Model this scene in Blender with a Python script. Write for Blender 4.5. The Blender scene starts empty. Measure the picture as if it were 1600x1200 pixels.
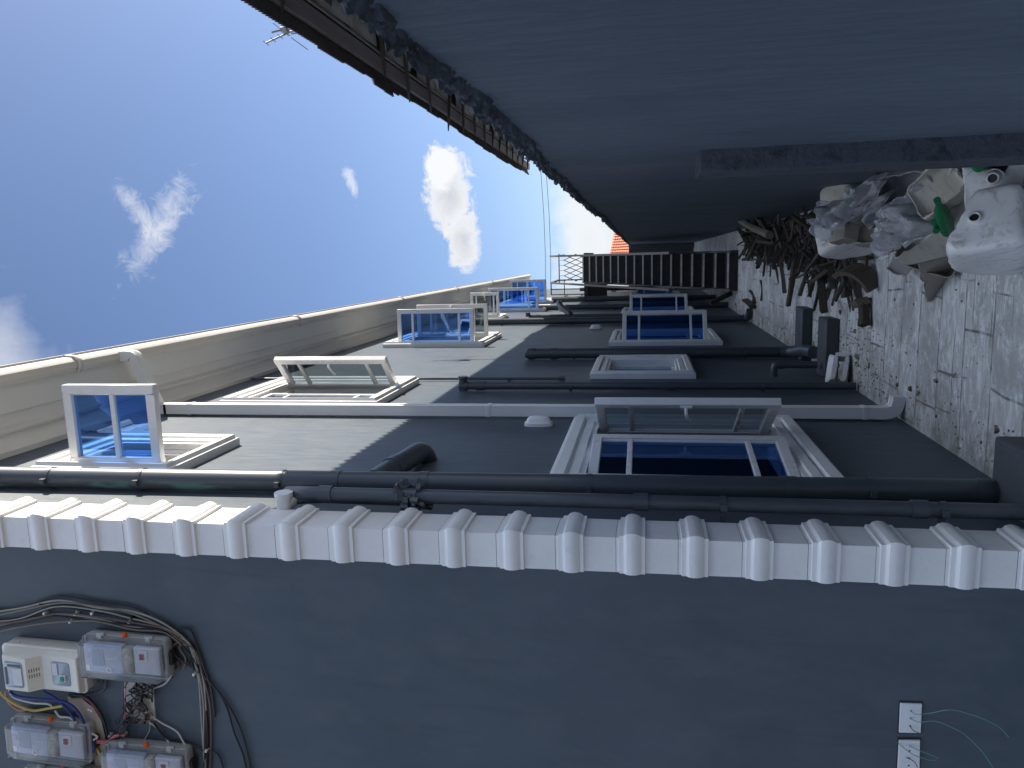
import bpy, math, random
from mathutils import Vector, Matrix, Euler, noise
random.seed(7)
D = bpy.data
scene = bpy.context.scene
COL = scene.collection
G = 1.6                      # eye height above the paving; design coordinates below are measured from the eye, +G when built
R_ = math.radians

# ------------------------------------------------------------------ camera
PITCH, YAW, FPX = R_(9.88), R_(9.5), 1200.0
F = Vector((-math.sin(YAW)*math.cos(PITCH), math.cos(YAW)*math.cos(PITCH), math.sin(PITCH)))
RT = Vector((math.cos(YAW), math.sin(YAW), 0))
UP = Vector((math.sin(YAW)*math.sin(PITCH), -math.cos(YAW)*math.sin(PITCH), math.cos(PITCH)))
cam = D.cameras.new('camera'); co = D.objects.new('camera', cam); COL.objects.link(co)
M = Matrix.Identity(4)
for i in range(3):
    M[i][0] = -UP[i]; M[i][1] = RT[i]; M[i][2] = -F[i]
M[2][3] = G
co.matrix_world = M
cam.sensor_fit = 'HORIZONTAL'; cam.sensor_width = 36; cam.lens = 27
cam.clip_start = 0.02; cam.clip_end = 3000
scene.camera = co

def wp(ix, iy, y):           # point of the plane at depth y seen there (used to lay cables on the wall)
    d = F + RT*((600-iy)/FPX) + UP*((800-ix)/FPX)
    return d*(y/d.y)

# ------------------------------------------------------------------ materials
def mat(name):
    m = D.materials.new(name); m.use_nodes = True
    nt = m.node_tree; b = nt.nodes['Principled BSDF']
    return m, nt, b
def N(nt, t, **kw):
    n = nt.nodes.new(t)
    for k, v in kw.items():
        if k.startswith('i_'): n.inputs[k[2:].replace('_', ' ')].default_value = v
        else: setattr(n, k, v)
    return n
def L(nt, a, b): nt.links.new(a, b)
def ramp(nt, src, stops):
    r = N(nt, 'ShaderNodeValToRGB'); e = r.color_ramp.elements
    while len(e) < len(stops): e.new(0.5)
    for k, (p, c) in enumerate(stops):
        e[k].position = p; e[k].color = (*c, 1) if len(c) == 3 else c
    L(nt, src, r.inputs[0]); return r.outputs[0]
def mixc(nt, fac, a, b, mode='MIX'):
    m = N(nt, 'ShaderNodeMix', data_type='RGBA', blend_type=mode)
    if isinstance(fac, (int, float)): m.inputs[0].default_value = fac
    else: L(nt, fac, m.inputs[0])
    for s, v in ((6, a), (7, b)):
        if isinstance(v, tuple): m.inputs[s].default_value = (*v, 1)
        else: L(nt, v, m.inputs[s])
    return m.outputs[2]
def pos(nt, scale=(1, 1, 1)):
    g = N(nt, 'ShaderNodeNewGeometry'); mp = N(nt, 'ShaderNodeMapping'); mp.inputs['Scale'].default_value = scale
    L(nt, g.outputs['Position'], mp.inputs[0]); return mp.outputs[0]
def objc(nt, scale=(1, 1, 1)):
    g = N(nt, 'ShaderNodeTexCoord'); mp = N(nt, 'ShaderNodeMapping'); mp.inputs['Scale'].default_value = scale
    L(nt, g.outputs['Object'], mp.inputs[0]); return mp.outputs[0]
def noi(nt, vec, scale, detail=5, rough=.6, dist=0):
    n = N(nt, 'ShaderNodeTexNoise'); n.inputs['Scale'].default_value = scale; n.inputs['Detail'].default_value = detail
    n.inputs['Roughness'].default_value = rough; n.inputs['Distortion'].default_value = dist
    L(nt, vec, n.inputs['Vector']); return n.outputs['Fac']
def bump(nt, b, h, strength, dist=.01):
    n = N(nt, 'ShaderNodeBump'); n.inputs['Strength'].default_value = strength; n.inputs['Distance'].default_value = dist
    L(nt, h, n.inputs['Height']); L(nt, n.outputs[0], b.inputs['Normal'])

def paint(name, c, rough=.5, var=.18, scale=3.0, st=(1, 1, 1), bmp=.15, bscale=60, dirt=None, dirt_at=(.62, .8), local=False):
    m, nt, b = mat(name)
    v = (objc if local else pos)(nt, st)
    n1 = noi(nt, v, scale, 6)
    c0 = tuple(x*(1-var) for x in c); c1 = tuple(min(1, x*(1+var)) for x in c)
    colr = ramp(nt, n1, [(.3, c0), (.7, c1)])
    if dirt:
        n2 = noi(nt, v, scale*2.7, 8, .7, .4)
        f = ramp(nt, n2, [(dirt_at[0], (0, 0, 0)), (dirt_at[1], (1, 1, 1))])
        colr = mixc(nt, f, colr, dirt)
    L(nt, colr, b.inputs['Base Color'])
    rr = ramp(nt, n1, [(.2, (rough*.85,)*3), (.8, (min(1, rough*1.15),)*3)])
    L(nt, rr, b.inputs['Roughness'])
    if bmp:
        n3 = noi(nt, v, bscale, 4); bump(nt, b, n3, bmp)
    return m

MT = {}
def make_wall():
    m, nt, b = mat('charcoal_paint')
    n1 = noi(nt, pos(nt, (1, .55, .8)), 1.6, 6, .6, .5)
    n2 = noi(nt, pos(nt, (1, 3, .5)), 9, 7, .65)
    c = ramp(nt, n1, [(.3, (.058, .078, .101)), (.7, (.084, .106, .132))])
    c = mixc(nt, ramp(nt, n2, [(.44, (0, 0, 0)), (.68, (.6, .6, .6))]), c, (.100, .120, .142))
    # faint run-off streaks and a few dusty scuffs
    rs = noi(nt, pos(nt, (6, 6, .35)), 2.6, 6, .7, .3)
    c = mixc(nt, ramp(nt, rs, [(.56, (0, 0, 0)), (.74, (.5, .5, .5))]), c, (.05, .062, .078))
    sf = noi(nt, pos(nt, (3, 1.5, 9)), 2.3, 9, .8, .5)
    c = mixc(nt, ramp(nt, sf, [(.66, (0, 0, 0)), (.76, (.6, .6, .6))]), c, (.15, .165, .18))
    vo = N(nt, 'ShaderNodeTexVoronoi'); vo.inputs['Scale'].default_value = 4.3
    L(nt, pos(nt), vo.inputs['Vector'])
    spk = ramp(nt, vo.outputs['Distance'], [(.02, (1, 1, 1)), (.028, (0, 0, 0))])
    c = mixc(nt, spk, c, (.03, .03, .033))
    L(nt, c, b.inputs['Base Color'])
    L(nt, ramp(nt, n2, [(.3, (.42,)*3), (.7, (.6,)*3)]), b.inputs['Roughness'])
    b.inputs['Specular IOR Level'].default_value = .35
    # trowel waves + fine roller texture
    w = noi(nt, pos(nt, (1, 1.1, 2.0)), 1.6, 4, .5, 0)
    fn = noi(nt, pos(nt), 110, 3)
    a = N(nt, 'ShaderNodeMath', operation='MULTIPLY_ADD'); L(nt, fn, a.inputs[0]); a.inputs[1].default_value = .035; L(nt, w, a.inputs[2])
    bump(nt, b, a.outputs[0], .16, .03)
    return m
MT['wall'] = make_wall()

def make_bwall():
    m, nt, b = mat('rendered_block_paint')
    n1 = noi(nt, pos(nt, (1, 1.2, .45)), 2.0, 7, .66, .4)
    n2 = noi(nt, pos(nt, (1, 5, .9)), 5, 8, .7, .5)
    c = ramp(nt, n1, [(.28, (.080, .106, .142)), (.72, (.134, .162, .202))])
    c = mixc(nt, ramp(nt, n2, [(.50, (0, 0, 0)), (.72, (.4, .4, .4))]), c, (.18, .21, .25))
    n4 = noi(nt, pos(nt), 13, 6, .7)
    c = mixc(nt, ramp(nt, n4, [(.68, (0, 0, 0)), (.76, (.7, .7, .7))]), c, (.05, .055, .062))
    L(nt, c, b.inputs['Base Color']); b.inputs['Roughness'].default_value = .62
    b.inputs['Specular IOR Level'].default_value = .3
    h = N(nt, 'ShaderNodeMath', operation='ADD'); L(nt, n1, h.inputs[0]); L(nt, n2, h.inputs[1])
    bump(nt, b, h.outputs[0], .6, .03)
    return m
MT['bwall'] = make_bwall()
def make_mortar():
    m, nt, b = mat('rough_mortar_paint')
    n1 = noi(nt, pos(nt), 14, 8, .75, .6)
    c = ramp(nt, n1, [(.33, (.035, .045, .06)), (.5, (.11, .135, .17))])
    L(nt, c, b.inputs['Base Color']); b.inputs['Roughness'].default_value = .75
    bump(nt, b, noi(nt, pos(nt), 34, 9, .8, .3), 1.0, .04)
    return m
MT['mortar'] = make_mortar()
MT['pipe'] = paint('charcoal_pipe_paint', (.066, .079, .094), .38, .14, 5, (1, 1, .4), .08, 80, dirt=(.095, .10, .11), dirt_at=(.66, .85))
def make_bigpipe():
    m, nt, b = mat('chipped_charcoal_pipe_paint')
    n1 = noi(nt, pos(nt, (1, 1, .5)), 4, 5)
    c = ramp(nt, n1, [(.3, (.060, .072, .086)), (.7, (.082, .095, .110))])
    chip = noi(nt, pos(nt, (2.2, 2.2, .45)), 5, 7, .65, .6)
    g = N(nt, 'ShaderNodeNewGeometry'); sx = N(nt, 'ShaderNodeSeparateXYZ'); L(nt, g.outputs['Position'], sx.inputs[0])
    # bare plastic shows only on the upper length, where the paint was missed behind the pipe
    zz = N(nt, 'ShaderNodeMapRange'); zz.inputs[1].default_value = 3.3; zz.inputs[2].default_value = 3.7; L(nt, sx.outputs[2], zz.inputs[0])
    nx = N(nt, 'ShaderNodeSeparateXYZ'); L(nt, g.outputs['Normal'], nx.inputs[0])
    bx = N(nt, 'ShaderNodeMapRange'); bx.inputs[1].default_value = .2; bx.inputs[2].default_value = -.4; L(nt, nx.outputs[0], bx.inputs[0])
    f = N(nt, 'ShaderNodeMath', operation='MULTIPLY'); L(nt, zz.outputs[0], f.inputs[0]); L(nt, bx.outputs[0], f.inputs[1])
    f2 = N(nt, 'ShaderNodeMath', operation='MULTIPLY'); L(nt, f.outputs[0], f2.inputs[0]); L(nt, ramp(nt, chip, [(.53, (0, 0, 0)), (.57, (1, 1, 1))]), f2.inputs[1])
    L(nt, mixc(nt, f2.outputs[0], c, (.1, .22, .2)), b.inputs['Base Color']); b.inputs['Roughness'].default_value = .36
    return m
MT['bigpipe'] = make_bigpipe()
MT['white'] = paint('white_gloss_paint', (.78, .78, .775), .42, .06, 4, bmp=.15, bscale=45, dirt=(.58, .57, .55), dirt_at=(.6, .85))
MT['upvc'] = paint('white_frame_plastic', (.76, .76, .755), .28, .03, 5, bmp=0)
MT['cream'] = paint('cream_cornice_paint', (.68, .675, .655), .55, .08, 2.5, (1, .4, 1), .2, 30, dirt=(.50, .49, .46), dirt_at=(.6, .9))
MT['gutter'] = paint('offwhite_gutter', (.62, .60, .56), .4, .06, 3, (1, .3, 1), .05, 30, dirt=(.5, .45, .38), dirt_at=(.68, .86))
MT['whitepipe'] = paint('white_downpipe_paint', (.74, .74, .735), .4, .06, 6, (1, 1, .4), .06, 40, dirt=(.13, .14, .15), dirt_at=(.73, .77))
MT['lampwhite'] = paint('white_lamp_plastic', (.76, .76, .75), .3, .05, 9, bmp=0)
MT['blocks'] = paint('charcoal_block_paint', (.055, .063, .074), .6, .16, 6, bmp=.3, bscale=40, dirt=(.2, .2, .19), dirt_at=(.7, .9))
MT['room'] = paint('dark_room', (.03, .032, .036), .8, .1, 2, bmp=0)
MT['black'] = paint('black_rubber', (.015, .015, .016), .45, .2, 20, bmp=0)
MT['metal_grey'] = paint('grey_metal', (.35, .36, .36), .4, .1, 12, bmp=0)
MT['hwood'] = paint('weathered_rafter_wood', (.05, .042, .042), .8, .35, 5, (1, 6, 6), .5, 30)
MT['plank'] = paint('grey_purple_plank', (.155, .14, .148), .75, .22, 4, (4, .4, 4), .4, 30, dirt=(.1, .085, .08))
MT['ceil'] = paint('beige_ceiling_board', (.24, .225, .21), .8, .12, 3, bmp=.15, bscale=20, dirt=(.2, .17, .14))
MT['housewall'] = paint('beige_house_wall', (.19, .165, .14), .85, .1, 2, bmp=.3, bscale=25)
MT['sheet'] = paint('rusty_corrugated_sheet', (.075, .068, .066), .6, .3, 3, (1, 1, 1), .1, 30, dirt=(.09, .05, .035), dirt_at=(.55, .8))
MT['stair'] = paint('black_stair_steel', (.032, .03, .031), .5, .35, 7, bmp=.25, bscale=40, dirt=(.075, .055, .045), dirt_at=(.6, .85))
MT['nosing'] = paint('worn_step_edge', (.68, .68, .67), .5, .25, 14, bmp=.2, bscale=50, dirt=(.1, .09, .085), dirt_at=(.58, .75))
MT['rail'] = paint('brown_rail_paint', (.115, .09, .085), .5, .2, 8, bmp=.1, dirt=(.2, .15, .13), dirt_at=(.65, .85))
MT['tile'] = paint('terracotta_tile', (.52, .17, .09), .7, .2, 5, bmp=.2, dirt=(.25, .09, .06), dirt_at=(.6, .85))
MT['greywall'] = paint('pale_grey_render', (.38, .38, .37), .8, .12, 2, bmp=.2)
MT['orange'] = paint('orange_seal_plastic', (.85, .16, .02), .35, .1, 50, bmp=0)
MT['green'] = paint('green_switch_plastic', (.04, .32, .22), .4, .1, 50, bmp=0)
MT['red'] = paint('red_switch_plastic', (.32, .03, .04), .4, .1, 50, bmp=0)
MT['meterwhite'] = paint('ivory_meter_plastic', (.70, .69, .62), .38, .05, 30, bmp=.05, bscale=200)
MT['metergrey'] = paint('grey_meter_back', (.46, .47, .45), .5, .08, 30, bmp=.05, bscale=200, dirt=(.3, .3, .28))
MT['meterblue'] = paint('pale_blue_meter_body', (.43, .48, .60), .45, .15, 40, bmp=0)
MT['meterpanel'] = paint('pale_meter_panel', (.62, .64, .68), .45, .06, 40, bmp=0)
MT['lcd'] = paint('meter_display', (.30, .36, .44), .2, .1, 60, bmp=0)
MT['lilac'] = paint('lilac_sticker', (.55, .36, .58), .5, .1, 60, bmp=0)
MT['label'] = paint('white_sticker', (.8, .8, .8), .5, .04, 60, bmp=0)
MT['ink'] = paint('dark_print', (.12, .12, .13), .6, .1, 60, bmp=0)
MT['sponge'] = paint('crinkled_tape', (.42, .41, .35), .6, .35, 70, bmp=.6, bscale=120)
MT['ply'] = paint('bare_board', (.36, .32, .27), .8, .15, 12, bmp=.3, bscale=60, dirt=(.2, .17, .15))
MT['plaster'] = paint('white_plaster_plate', (.68, .68, .66), .75, .14, 25, bmp=.4, bscale=60, dirt=(.3, .3, .29), dirt_at=(.62, .8))
MT['plate'] = paint('white_blank_plate', (.72, .73, .74), .4, .03, 30, bmp=0)
def solid(name, c, rough=.4): MT[name] = paint(name, c, rough, .12, 40, bmp=0)
solid('cable_black', (.016, .017, .02), .4); solid('cable_grey', (.33, .32, .28)); solid('cable_tan', (.2, .17, .13))
solid('cable_white', (.62, .6, .57)); solid('cable_red', (.42, .05, .08)); solid('cable_pink', (.55, .25, .25)); solid('cable_blue', (.02, .04, .24))
solid('cable_yellow', (.62, .48, .12)); solid('cable_green', (.10, .26, .20)); solid('cable_brown', (.12, .08, .07))

def keg_mat(name, c, dirty):
    m, nt, b = mat(name)
    v = objc(nt)
    n1 = noi(nt, v, 5, 6); n2 = noi(nt, objc(nt, (1, 3, 1)), 16, 8, .75, .6)
    cc = ramp(nt, n1, [(.3, tuple(x*.85 for x in c)), (.7, c)])
    cc = mixc(nt, ramp(nt, n2, [(.52, (0, 0, 0)), (.68, (dirty,)*3)]), cc, (.22, .20, .17))
    L(nt, cc, b.inputs['Base Color']); b.inputs['Roughness'].default_value = .38
    b.inputs['Subsurface Weight'].default_value = 0
    bump(nt, b, noi(nt, v, 40, 4), .08)
    return m
MT['keg_white'] = keg_mat('white_keg_plastic', (.8, .8, .8), .6)
MT['keg_cream'] = keg_mat('cream_keg_plastic', (.62, .59, .52), .6)
MT['keg_beige'] = keg_mat('beige_keg_plastic', (.34, .31, .26), .6)
MT['keg_grey'] = keg_mat('grey_keg_plastic', (.33, .33, .35), .6)

def make_wood(name, c):
    m, nt, b = mat(name)
    oi = N(nt, 'ShaderNodeObjectInfo')
    n1 = noi(nt, objc(nt, (10, 10, 1)), 7, 6, .7)
    cc = ramp(nt, n1, [(.3, tuple(x*.5 for x in c)), (.7, c)])
    hs = N(nt, 'ShaderNodeHueSaturation'); L(nt, cc, hs.inputs['Color'])
    mr = N(nt, 'ShaderNodeMapRange'); mr.inputs[3].default_value = .45; mr.inputs[4].default_value = 1.5
    L(nt, oi.outputs['Random'], mr.inputs[0]); L(nt, mr.outputs[0], hs.inputs['Value'])
    L(nt, hs.outputs[0], b.inputs['Base Color']); b.inputs['Roughness'].default_value = .85
    bump(nt, b, n1, .6, .01)
    return m
MT['wood'] = make_wood('old_firewood', (.10, .085, .075))
MT['board'] = make_wood('dark_brown_board', (.13, .105, .085))

def make_glass():
    m, nt, b = mat('blue_coated_glass')
    nt.nodes.remove(b); out = nt.nodes['Material Output']
    g = N(nt, 'ShaderNodeNewGeometry')
    gl = N(nt, 'ShaderNodeBsdfGlossy'); gl.inputs['Roughness'].default_value = .015; gl.inputs['Color'].default_value = (.26, .48, 1.0, 1)
    wob = noi(nt, pos(nt), 3.0, 2)
    bp = N(nt, 'ShaderNodeBump'); bp.inputs['Strength'].default_value = .05; bp.inputs['Distance'].default_value = .02
    L(nt, wob, bp.inputs['Height']); L(nt, bp.outputs[0], gl.inputs['Normal'])
    tr = N(nt, 'ShaderNodeBsdfTransparent'); tr.inputs['Color'].default_value = (.12, .32, .85, 1)
    front = N(nt, 'ShaderNodeMixShader'); front.inputs[0].default_value = .30
    L(nt, tr.outputs[0], front.inputs[1]); L(nt, gl.outputs[0], front.inputs[2])
    g2 = N(nt, 'ShaderNodeBsdfGlossy'); g2.inputs['Roughness'].default_value = .02; g2.inputs['Color'].default_value = (.85, .9, .9, 1)
    tr2 = N(nt, 'ShaderNodeBsdfTransparent'); tr2.inputs['Color'].default_value = (.28, .33, .35, 1)
    back = N(nt, 'ShaderNodeMixShader'); back.inputs[0].default_value = .13
    L(nt, tr2.outputs[0], back.inputs[1]); L(nt, g2.outputs[0], back.inputs[2])
    mx = N(nt, 'ShaderNodeMixShader'); L(nt, g.outputs['Backfacing'], mx.inputs[0])
    L(nt, front.outputs[0], mx.inputs[1]); L(nt, back.outputs[0], mx.inputs[2])
    L(nt, mx.outputs[0], out.inputs[0])
    return m
MT['glass'] = make_glass()
def make_clear(name, tint, refl, haze):
    m, nt, b = mat(name)
    out = nt.nodes['Material Output']
    b.inputs['Base Color'].default_value = (.84, .87, .92, 1); b.inputs['Roughness'].default_value = .25
    tr = N(nt, 'ShaderNodeBsdfTransparent'); tr.inputs['Color'].default_value = (*tint, 1)
    a = N(nt, 'ShaderNodeMixShader'); L(nt, tr.outputs[0], a.inputs[1]); L(nt, b.outputs[0], a.inputs[2])
    n = noi(nt, objc(nt), 9, 6, .7)
    L(nt, ramp(nt, n, [(.3, (haze*.6,)*3), (.75, (haze*1.5,)*3)]), a.inputs[0])
    gl = N(nt, 'ShaderNodeBsdfGlossy'); gl.inputs['Roughness'].default_value = .08
    fr = N(nt, 'ShaderNodeFresnel'); fr.inputs[0].default_value = refl
    c = N(nt, 'ShaderNodeMixShader'); L(nt, fr.outputs[0], c.inputs[0]); L(nt, a.outputs[0], c.inputs[1]); L(nt, gl.outputs[0], c.inputs[2])
    L(nt, c.outputs[0], out.inputs[0])
    return m
MT['clear'] = make_clear('clear_meter_cover', (.95, .96, .98), 1.35, .09)
MT['meterlens'] = make_clear('smoky_meter_lens', (.75, .8, .86), 1.45, .2)
MT['film'] = make_clear('cloudy_plastic_film', (.88, .90, .93), 1.35, .5)
MT['filmdark'] = make_clear('grey_plastic_film', (.62, .6, .66), 1.3, .28)
m, nt, b = mat('green_bottle_plastic'); b.inputs['Base Color'].default_value = (.02, .17, .07, 1); b.inputs['Roughness'].default_value = .15; MT['bottle'] = m

def make_ground():
    m, nt, b = mat('weathered_paving')
    p = pos(nt)
    wob = N(nt, 'ShaderNodeTexNoise'); wob.inputs['Scale'].default_value = 1.1; L(nt, p, wob.inputs['Vector'])
    vm = N(nt, 'ShaderNodeVectorMath', operation='MULTIPLY_ADD'); L(nt, wob.outputs['Color'], vm.inputs[0]); vm.inputs[1].default_value = (.12, .12, 0); L(nt, p, vm.inputs[2])
    def brick(w_, h_, off, ms):
        br = N(nt, 'ShaderNodeTexBrick'); L(nt, vm.outputs[0], br.inputs['Vector'])
        br.offset = off; br.squash = 1.6; br.squash_frequency = 3; br.inputs['Scale'].default_value = 1
        br.inputs['Brick Width'].default_value = w_; br.inputs['Row Height'].default_value = h_
        br.inputs['Mortar Size'].default_value = ms; br.inputs['Mortar Smooth'].default_value = .5; br.inputs['Bias'].default_value = 0
        br.inputs['Color1'].default_value = (.60, .62, .64, 1); br.inputs['Color2'].default_value = (.46, .475, .49, 1); br.inputs['Mortar'].default_value = (.46, .47, .48, 1)
        return br
    br = brick(.62, .33, .37, .009); br2 = brick(.52, .21, .21, .006)
    pick = ramp(nt, noi(nt, p, .9, 2), [(.53, (0, 0, 0)), (.57, (1, 1, 1))])
    c = mixc(nt, pick, br.outputs['Color'], br2.outputs['Color'])
    jm = N(nt, 'ShaderNodeMath', operation='MULTIPLY'); L(nt, pick, jm.inputs[0]); L(nt, br2.outputs['Fac'], jm.inputs[1])
    jj = N(nt, 'ShaderNodeMath', operation='MAXIMUM'); L(nt, br.outputs['Fac'], jj.inputs[0]); L(nt, jm.outputs[0], jj.inputs[1])
    # worn pale skin left in streaks across the alley, dull cement showing between
    st = noi(nt, pos(nt, (1.5, 4.2, 1)), 4.6, 10, .78, 1.0)
    wp_ = noi(nt, pos(nt, (1, 2.0, 1)), 3.1, 9, .74, .5)
    c = mixc(nt, ramp(nt, wp_, [(.40, (0, 0, 0)), (.50, (.85, .85, .85))]), mixc(nt, .5, c, (.36, .37, .375)), c)
    c = mixc(nt, ramp(nt, st, [(.49, (0, 0, 0)), (.56, (.8, .8, .8))]), c, (.78, .80, .82))
    bl = noi(nt, p, 2.6, 9, .76, .6)
    c = mixc(nt, ramp(nt, bl, [(.50, (0, 0, 0)), (.58, (.75, .75, .75))]), c, (.36, .365, .365))
    jn = noi(nt, p, 8, 4); jk = N(nt, 'ShaderNodeMath', operation='MULTIPLY'); L(nt, jj.outputs[0], jk.inputs[0]); L(nt, ramp(nt, jn, [(.35, (.15, .15, .15)), (.6, (.9, .9, .9))]), jk.inputs[1])
    c = mixc(nt, jk.outputs[0], c, (.13, .135, .14))
    # dirt washed along the building's foot
    sx = N(nt, 'ShaderNodeSeparateXYZ'); L(nt, p, sx.inputs[0])
    mr = N(nt, 'ShaderNodeMapRange'); mr.inputs[1].default_value = -.62; mr.inputs[2].default_value = -1.05; L(nt, sx.outputs[0], mr.inputs[0])
    dn = noi(nt, p, 5, 8, .75)
    dm = N(nt, 'ShaderNodeMath', operation='MULTIPLY'); L(nt, mr.outputs[0], dm.inputs[0]); L(nt, ramp(nt, dn, [(.35, (0, 0, 0)), (.6, (.85, .85, .85))]), dm.inputs[1])
    c = mixc(nt, dm.outputs[0], c, (.19, .175, .15))
    sp = noi(nt, p, 26, 4, .6)
    c = mixc(nt, ramp(nt, sp, [(.71, (0, 0, 0)), (.74, (.8, .8, .8))]), c, (.07, .068, .07))
    sp2 = noi(nt, pos(nt, (1, 2.2, 1)), 9, 5, .6)
    c = mixc(nt, ramp(nt, sp2, [(.705, (0, 0, 0)), (.725, (.9, .9, .9))]), c, (.11, .108, .11))
    L(nt, c, b.inputs['Base Color']); b.inputs['Roughness'].default_value = .85; b.inputs['Specular IOR Level'].default_value = .2
    h = N(nt, 'ShaderNodeMath', operation='MULTIPLY_ADD'); L(nt, jj.outputs[0], h.inputs[0]); h.inputs[1].default_value = -.6; L(nt, st, h.inputs[2])
    bump(nt, b, h.outputs[0], .6, .012)
    return m
MT['ground'] = make_ground()

# ------------------------------------------------------------------ mesh builder
class MB:
    def __init__(s): s.v = []; s.f = []
    def face(s, pts):
        i = len(s.v); s.v += [Vector(p) for p in pts]; s.f.append(list(range(i, i+len(pts)))); return s
    def box(s, x0, x1, y0, y1, z0, z1, M=None):
        i = len(s.v)
        pts = [Vector((x, y, z)) for x in (x0, x1) for y in (y0, y1) for z in (z0, z1)]
        if M is not None: pts = [M @ p for p in pts]
        s.v += pts
        for q in ((0, 1, 3, 2), (4, 6, 7, 5), (0, 4, 5, 1), (2, 3, 7, 6), (0, 2, 6, 4), (1, 5, 7, 3)): s.f.append([i+k for k in q])
        return s
    def beam(s, a, b, w, h, up=(0, 0, 1)):
        a = Vector(a); b = Vector(b); d = (b-a); ln = d.length; d.normalize()
        u = Vector(up); r = d.cross(u).normalized(); u = r.cross(d)
        Mx = Matrix.Identity(4)
        for k in range(3): Mx[k][0] = r[k]; Mx[k][1] = d[k]; Mx[k][2] = u[k]; Mx[k][3] = a[k]
        return s.box(-w/2, w/2, 0, ln, -h/2, h/2, Mx)
    def tube(s, path, r, n=12, caps=True, rfun=None):
        path = [Vector(p) for p in path]; i0 = len(s.v); prev = None
        for k, p in enumerate(path):
            if k == 0: t = path[1]-p
            elif k == len(path)-1: t = p-path[k-1]
            else: t = (path[k+1]-p).normalized()+(p-path[k-1]).normalized()
            t.normalize()
            if prev is None:
                a = Vector((1, 0, 0)) if abs(t.x) < .8 else Vector((0, 1, 0))
                u = t.cross(a).normalized()
            else:
                u = (prev - t*prev.dot(t)).normalized()
            prev = u; w = t.cross(u); rr = r*(rfun(k/(len(path)-1)) if rfun else 1)
            for j in range(n):
                an = 2*math.pi*j/n; s.v.append(p+u*math.cos(an)*rr+w*math.sin(an)*rr)
        for k in range(len(path)-1):
            for j in range(n):
                a = i0+k*n+j; b = i0+k*n+(j+1) % n; s.f.append([a, b, b+n, a+n])
        if caps:
            s.f.append([i0+j for j in range(n)][::-1]); s.f.append([i0+(len(path)-1)*n+j for j in range(n)])
        return s
    def rings(s, rings, cap0=True, cap1=True):
        n = len(rings[0]); i0 = len(s.v)
        for r in rings: s.v += [Vector(p) for p in r]
        for k in range(len(rings)-1):
            for j in range(n):
                a = i0+k*n+j; b = i0+k*n+(j+1) % n; s.f.append([a, b, b+n, a+n])
        if cap0: s.f.append([i0+j for j in range(n)][::-1])
        if cap1: s.f.append([i0+(len(rings)-1)*n+j for j in range(n)])
        return s
    def strip(s, prof, y0, y1, segs=1, wob=0):      # open/closed (x,z) profile extruded along y
        n = len(prof); i0 = len(s.v)
        for k in range(segs+1):
            y = y0+(y1-y0)*k/segs
            for (x, z) in prof:
                o = noise.noise((y*.9, x*3, 1.3))*wob; s.v.append(Vector((x, y, z+o)))
        for k in range(segs):
            for j in range(n-1):
                a = i0+k*n+j; s.f.append([a, a+1, a+1+n, a+n])
        return s
    def frame(s, x, y0, y1, z0, z1, prof):           # mitred rectangular frame in a wall plane facing +x; prof = closed (out, depth)
        n = len(prof); i0 = len(s.v)
        for (sy, sz) in ((-1, -1), (1, -1), (1, 1), (-1, 1)):
            for (o, d) in prof:
                s.v.append(Vector((x+d, (y0-o if sy < 0 else y1+o), (z0-o if sz < 0 else z1+o))))
        for c in range(4):
            for j in range(n):
                a = i0+c*n+j; b = i0+c*n+(j+1) % n; c2 = ((c+1) % 4)*n-c*n
                s.f.append([a, b, b+c2, a+c2])
        return s
    def build(s, name, m, parent=None, at=None, bevel=0, angle=35, solid=0, local=False, M=None):
        me = D.meshes.new(name)
        o = D.objects.new(name, me); COL.objects.link(o)
        if local: org = Vector((0, 0, 0)); off = Vector((0, 0, 0))
        else:
            off = Vector((0, 0, G))
            if parent is not None: org = WL[parent.name]
            elif at is not None: org = Vector(at)+off
            else:
                vs = s.v; org = Vector((sum(v.x for v in vs)/len(vs), sum(v.y for v in vs)/len(vs), min(v.z for v in vs)))+off
        me.from_pydata([tuple(v+off-org) for v in s.v], [], s.f)
        import bmesh
        bm = bmesh.new(); bm.from_mesh(me); bmesh.ops.remove_doubles(bm, verts=bm.verts, dist=1e-5)
        bmesh.ops.recalc_face_normals(bm, faces=bm.faces) if not getattr(s, 'keepn', False) else None
        bm.to_mesh(me); bm.free()
        for p in me.polygons: p.use_smooth = True
        me.set_sharp_from_angle(angle=R_(angle))
        me.materials.append(MT[m] if isinstance(m, str) else m)
        if parent is not None: o.parent = parent; WL[o.name] = WL[parent.name]
        else: o.location = org; WL[o.name] = org
        if solid:
            md = o.modifiers.new('thickness', 'SOLIDIFY'); md.thickness = solid; md.offset = 0
        if bevel:
            md = o.modifiers.new('edges', 'BEVEL'); md.width = bevel; md.segments = 2; md.limit_method = 'ANGLE'; md.angle_limit = R_(50)
        return o
WL = {}
def tag(o, label=None, cat=None, group=None, kind=None):
    if label: o['label'] = label
    if cat: o['category'] = cat
    if group: o['group'] = group
    if kind: o['kind'] = kind
    return o
def thing(name, loc, label, cat, group=None):
    o = D.objects.new(name, None); COL.objects.link(o); o.empty_display_size = .1
    o.location = Vector(loc)+Vector((0, 0, G)); WL[o.name] = o.location.copy()
    return tag(o, label, cat, group)
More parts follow.
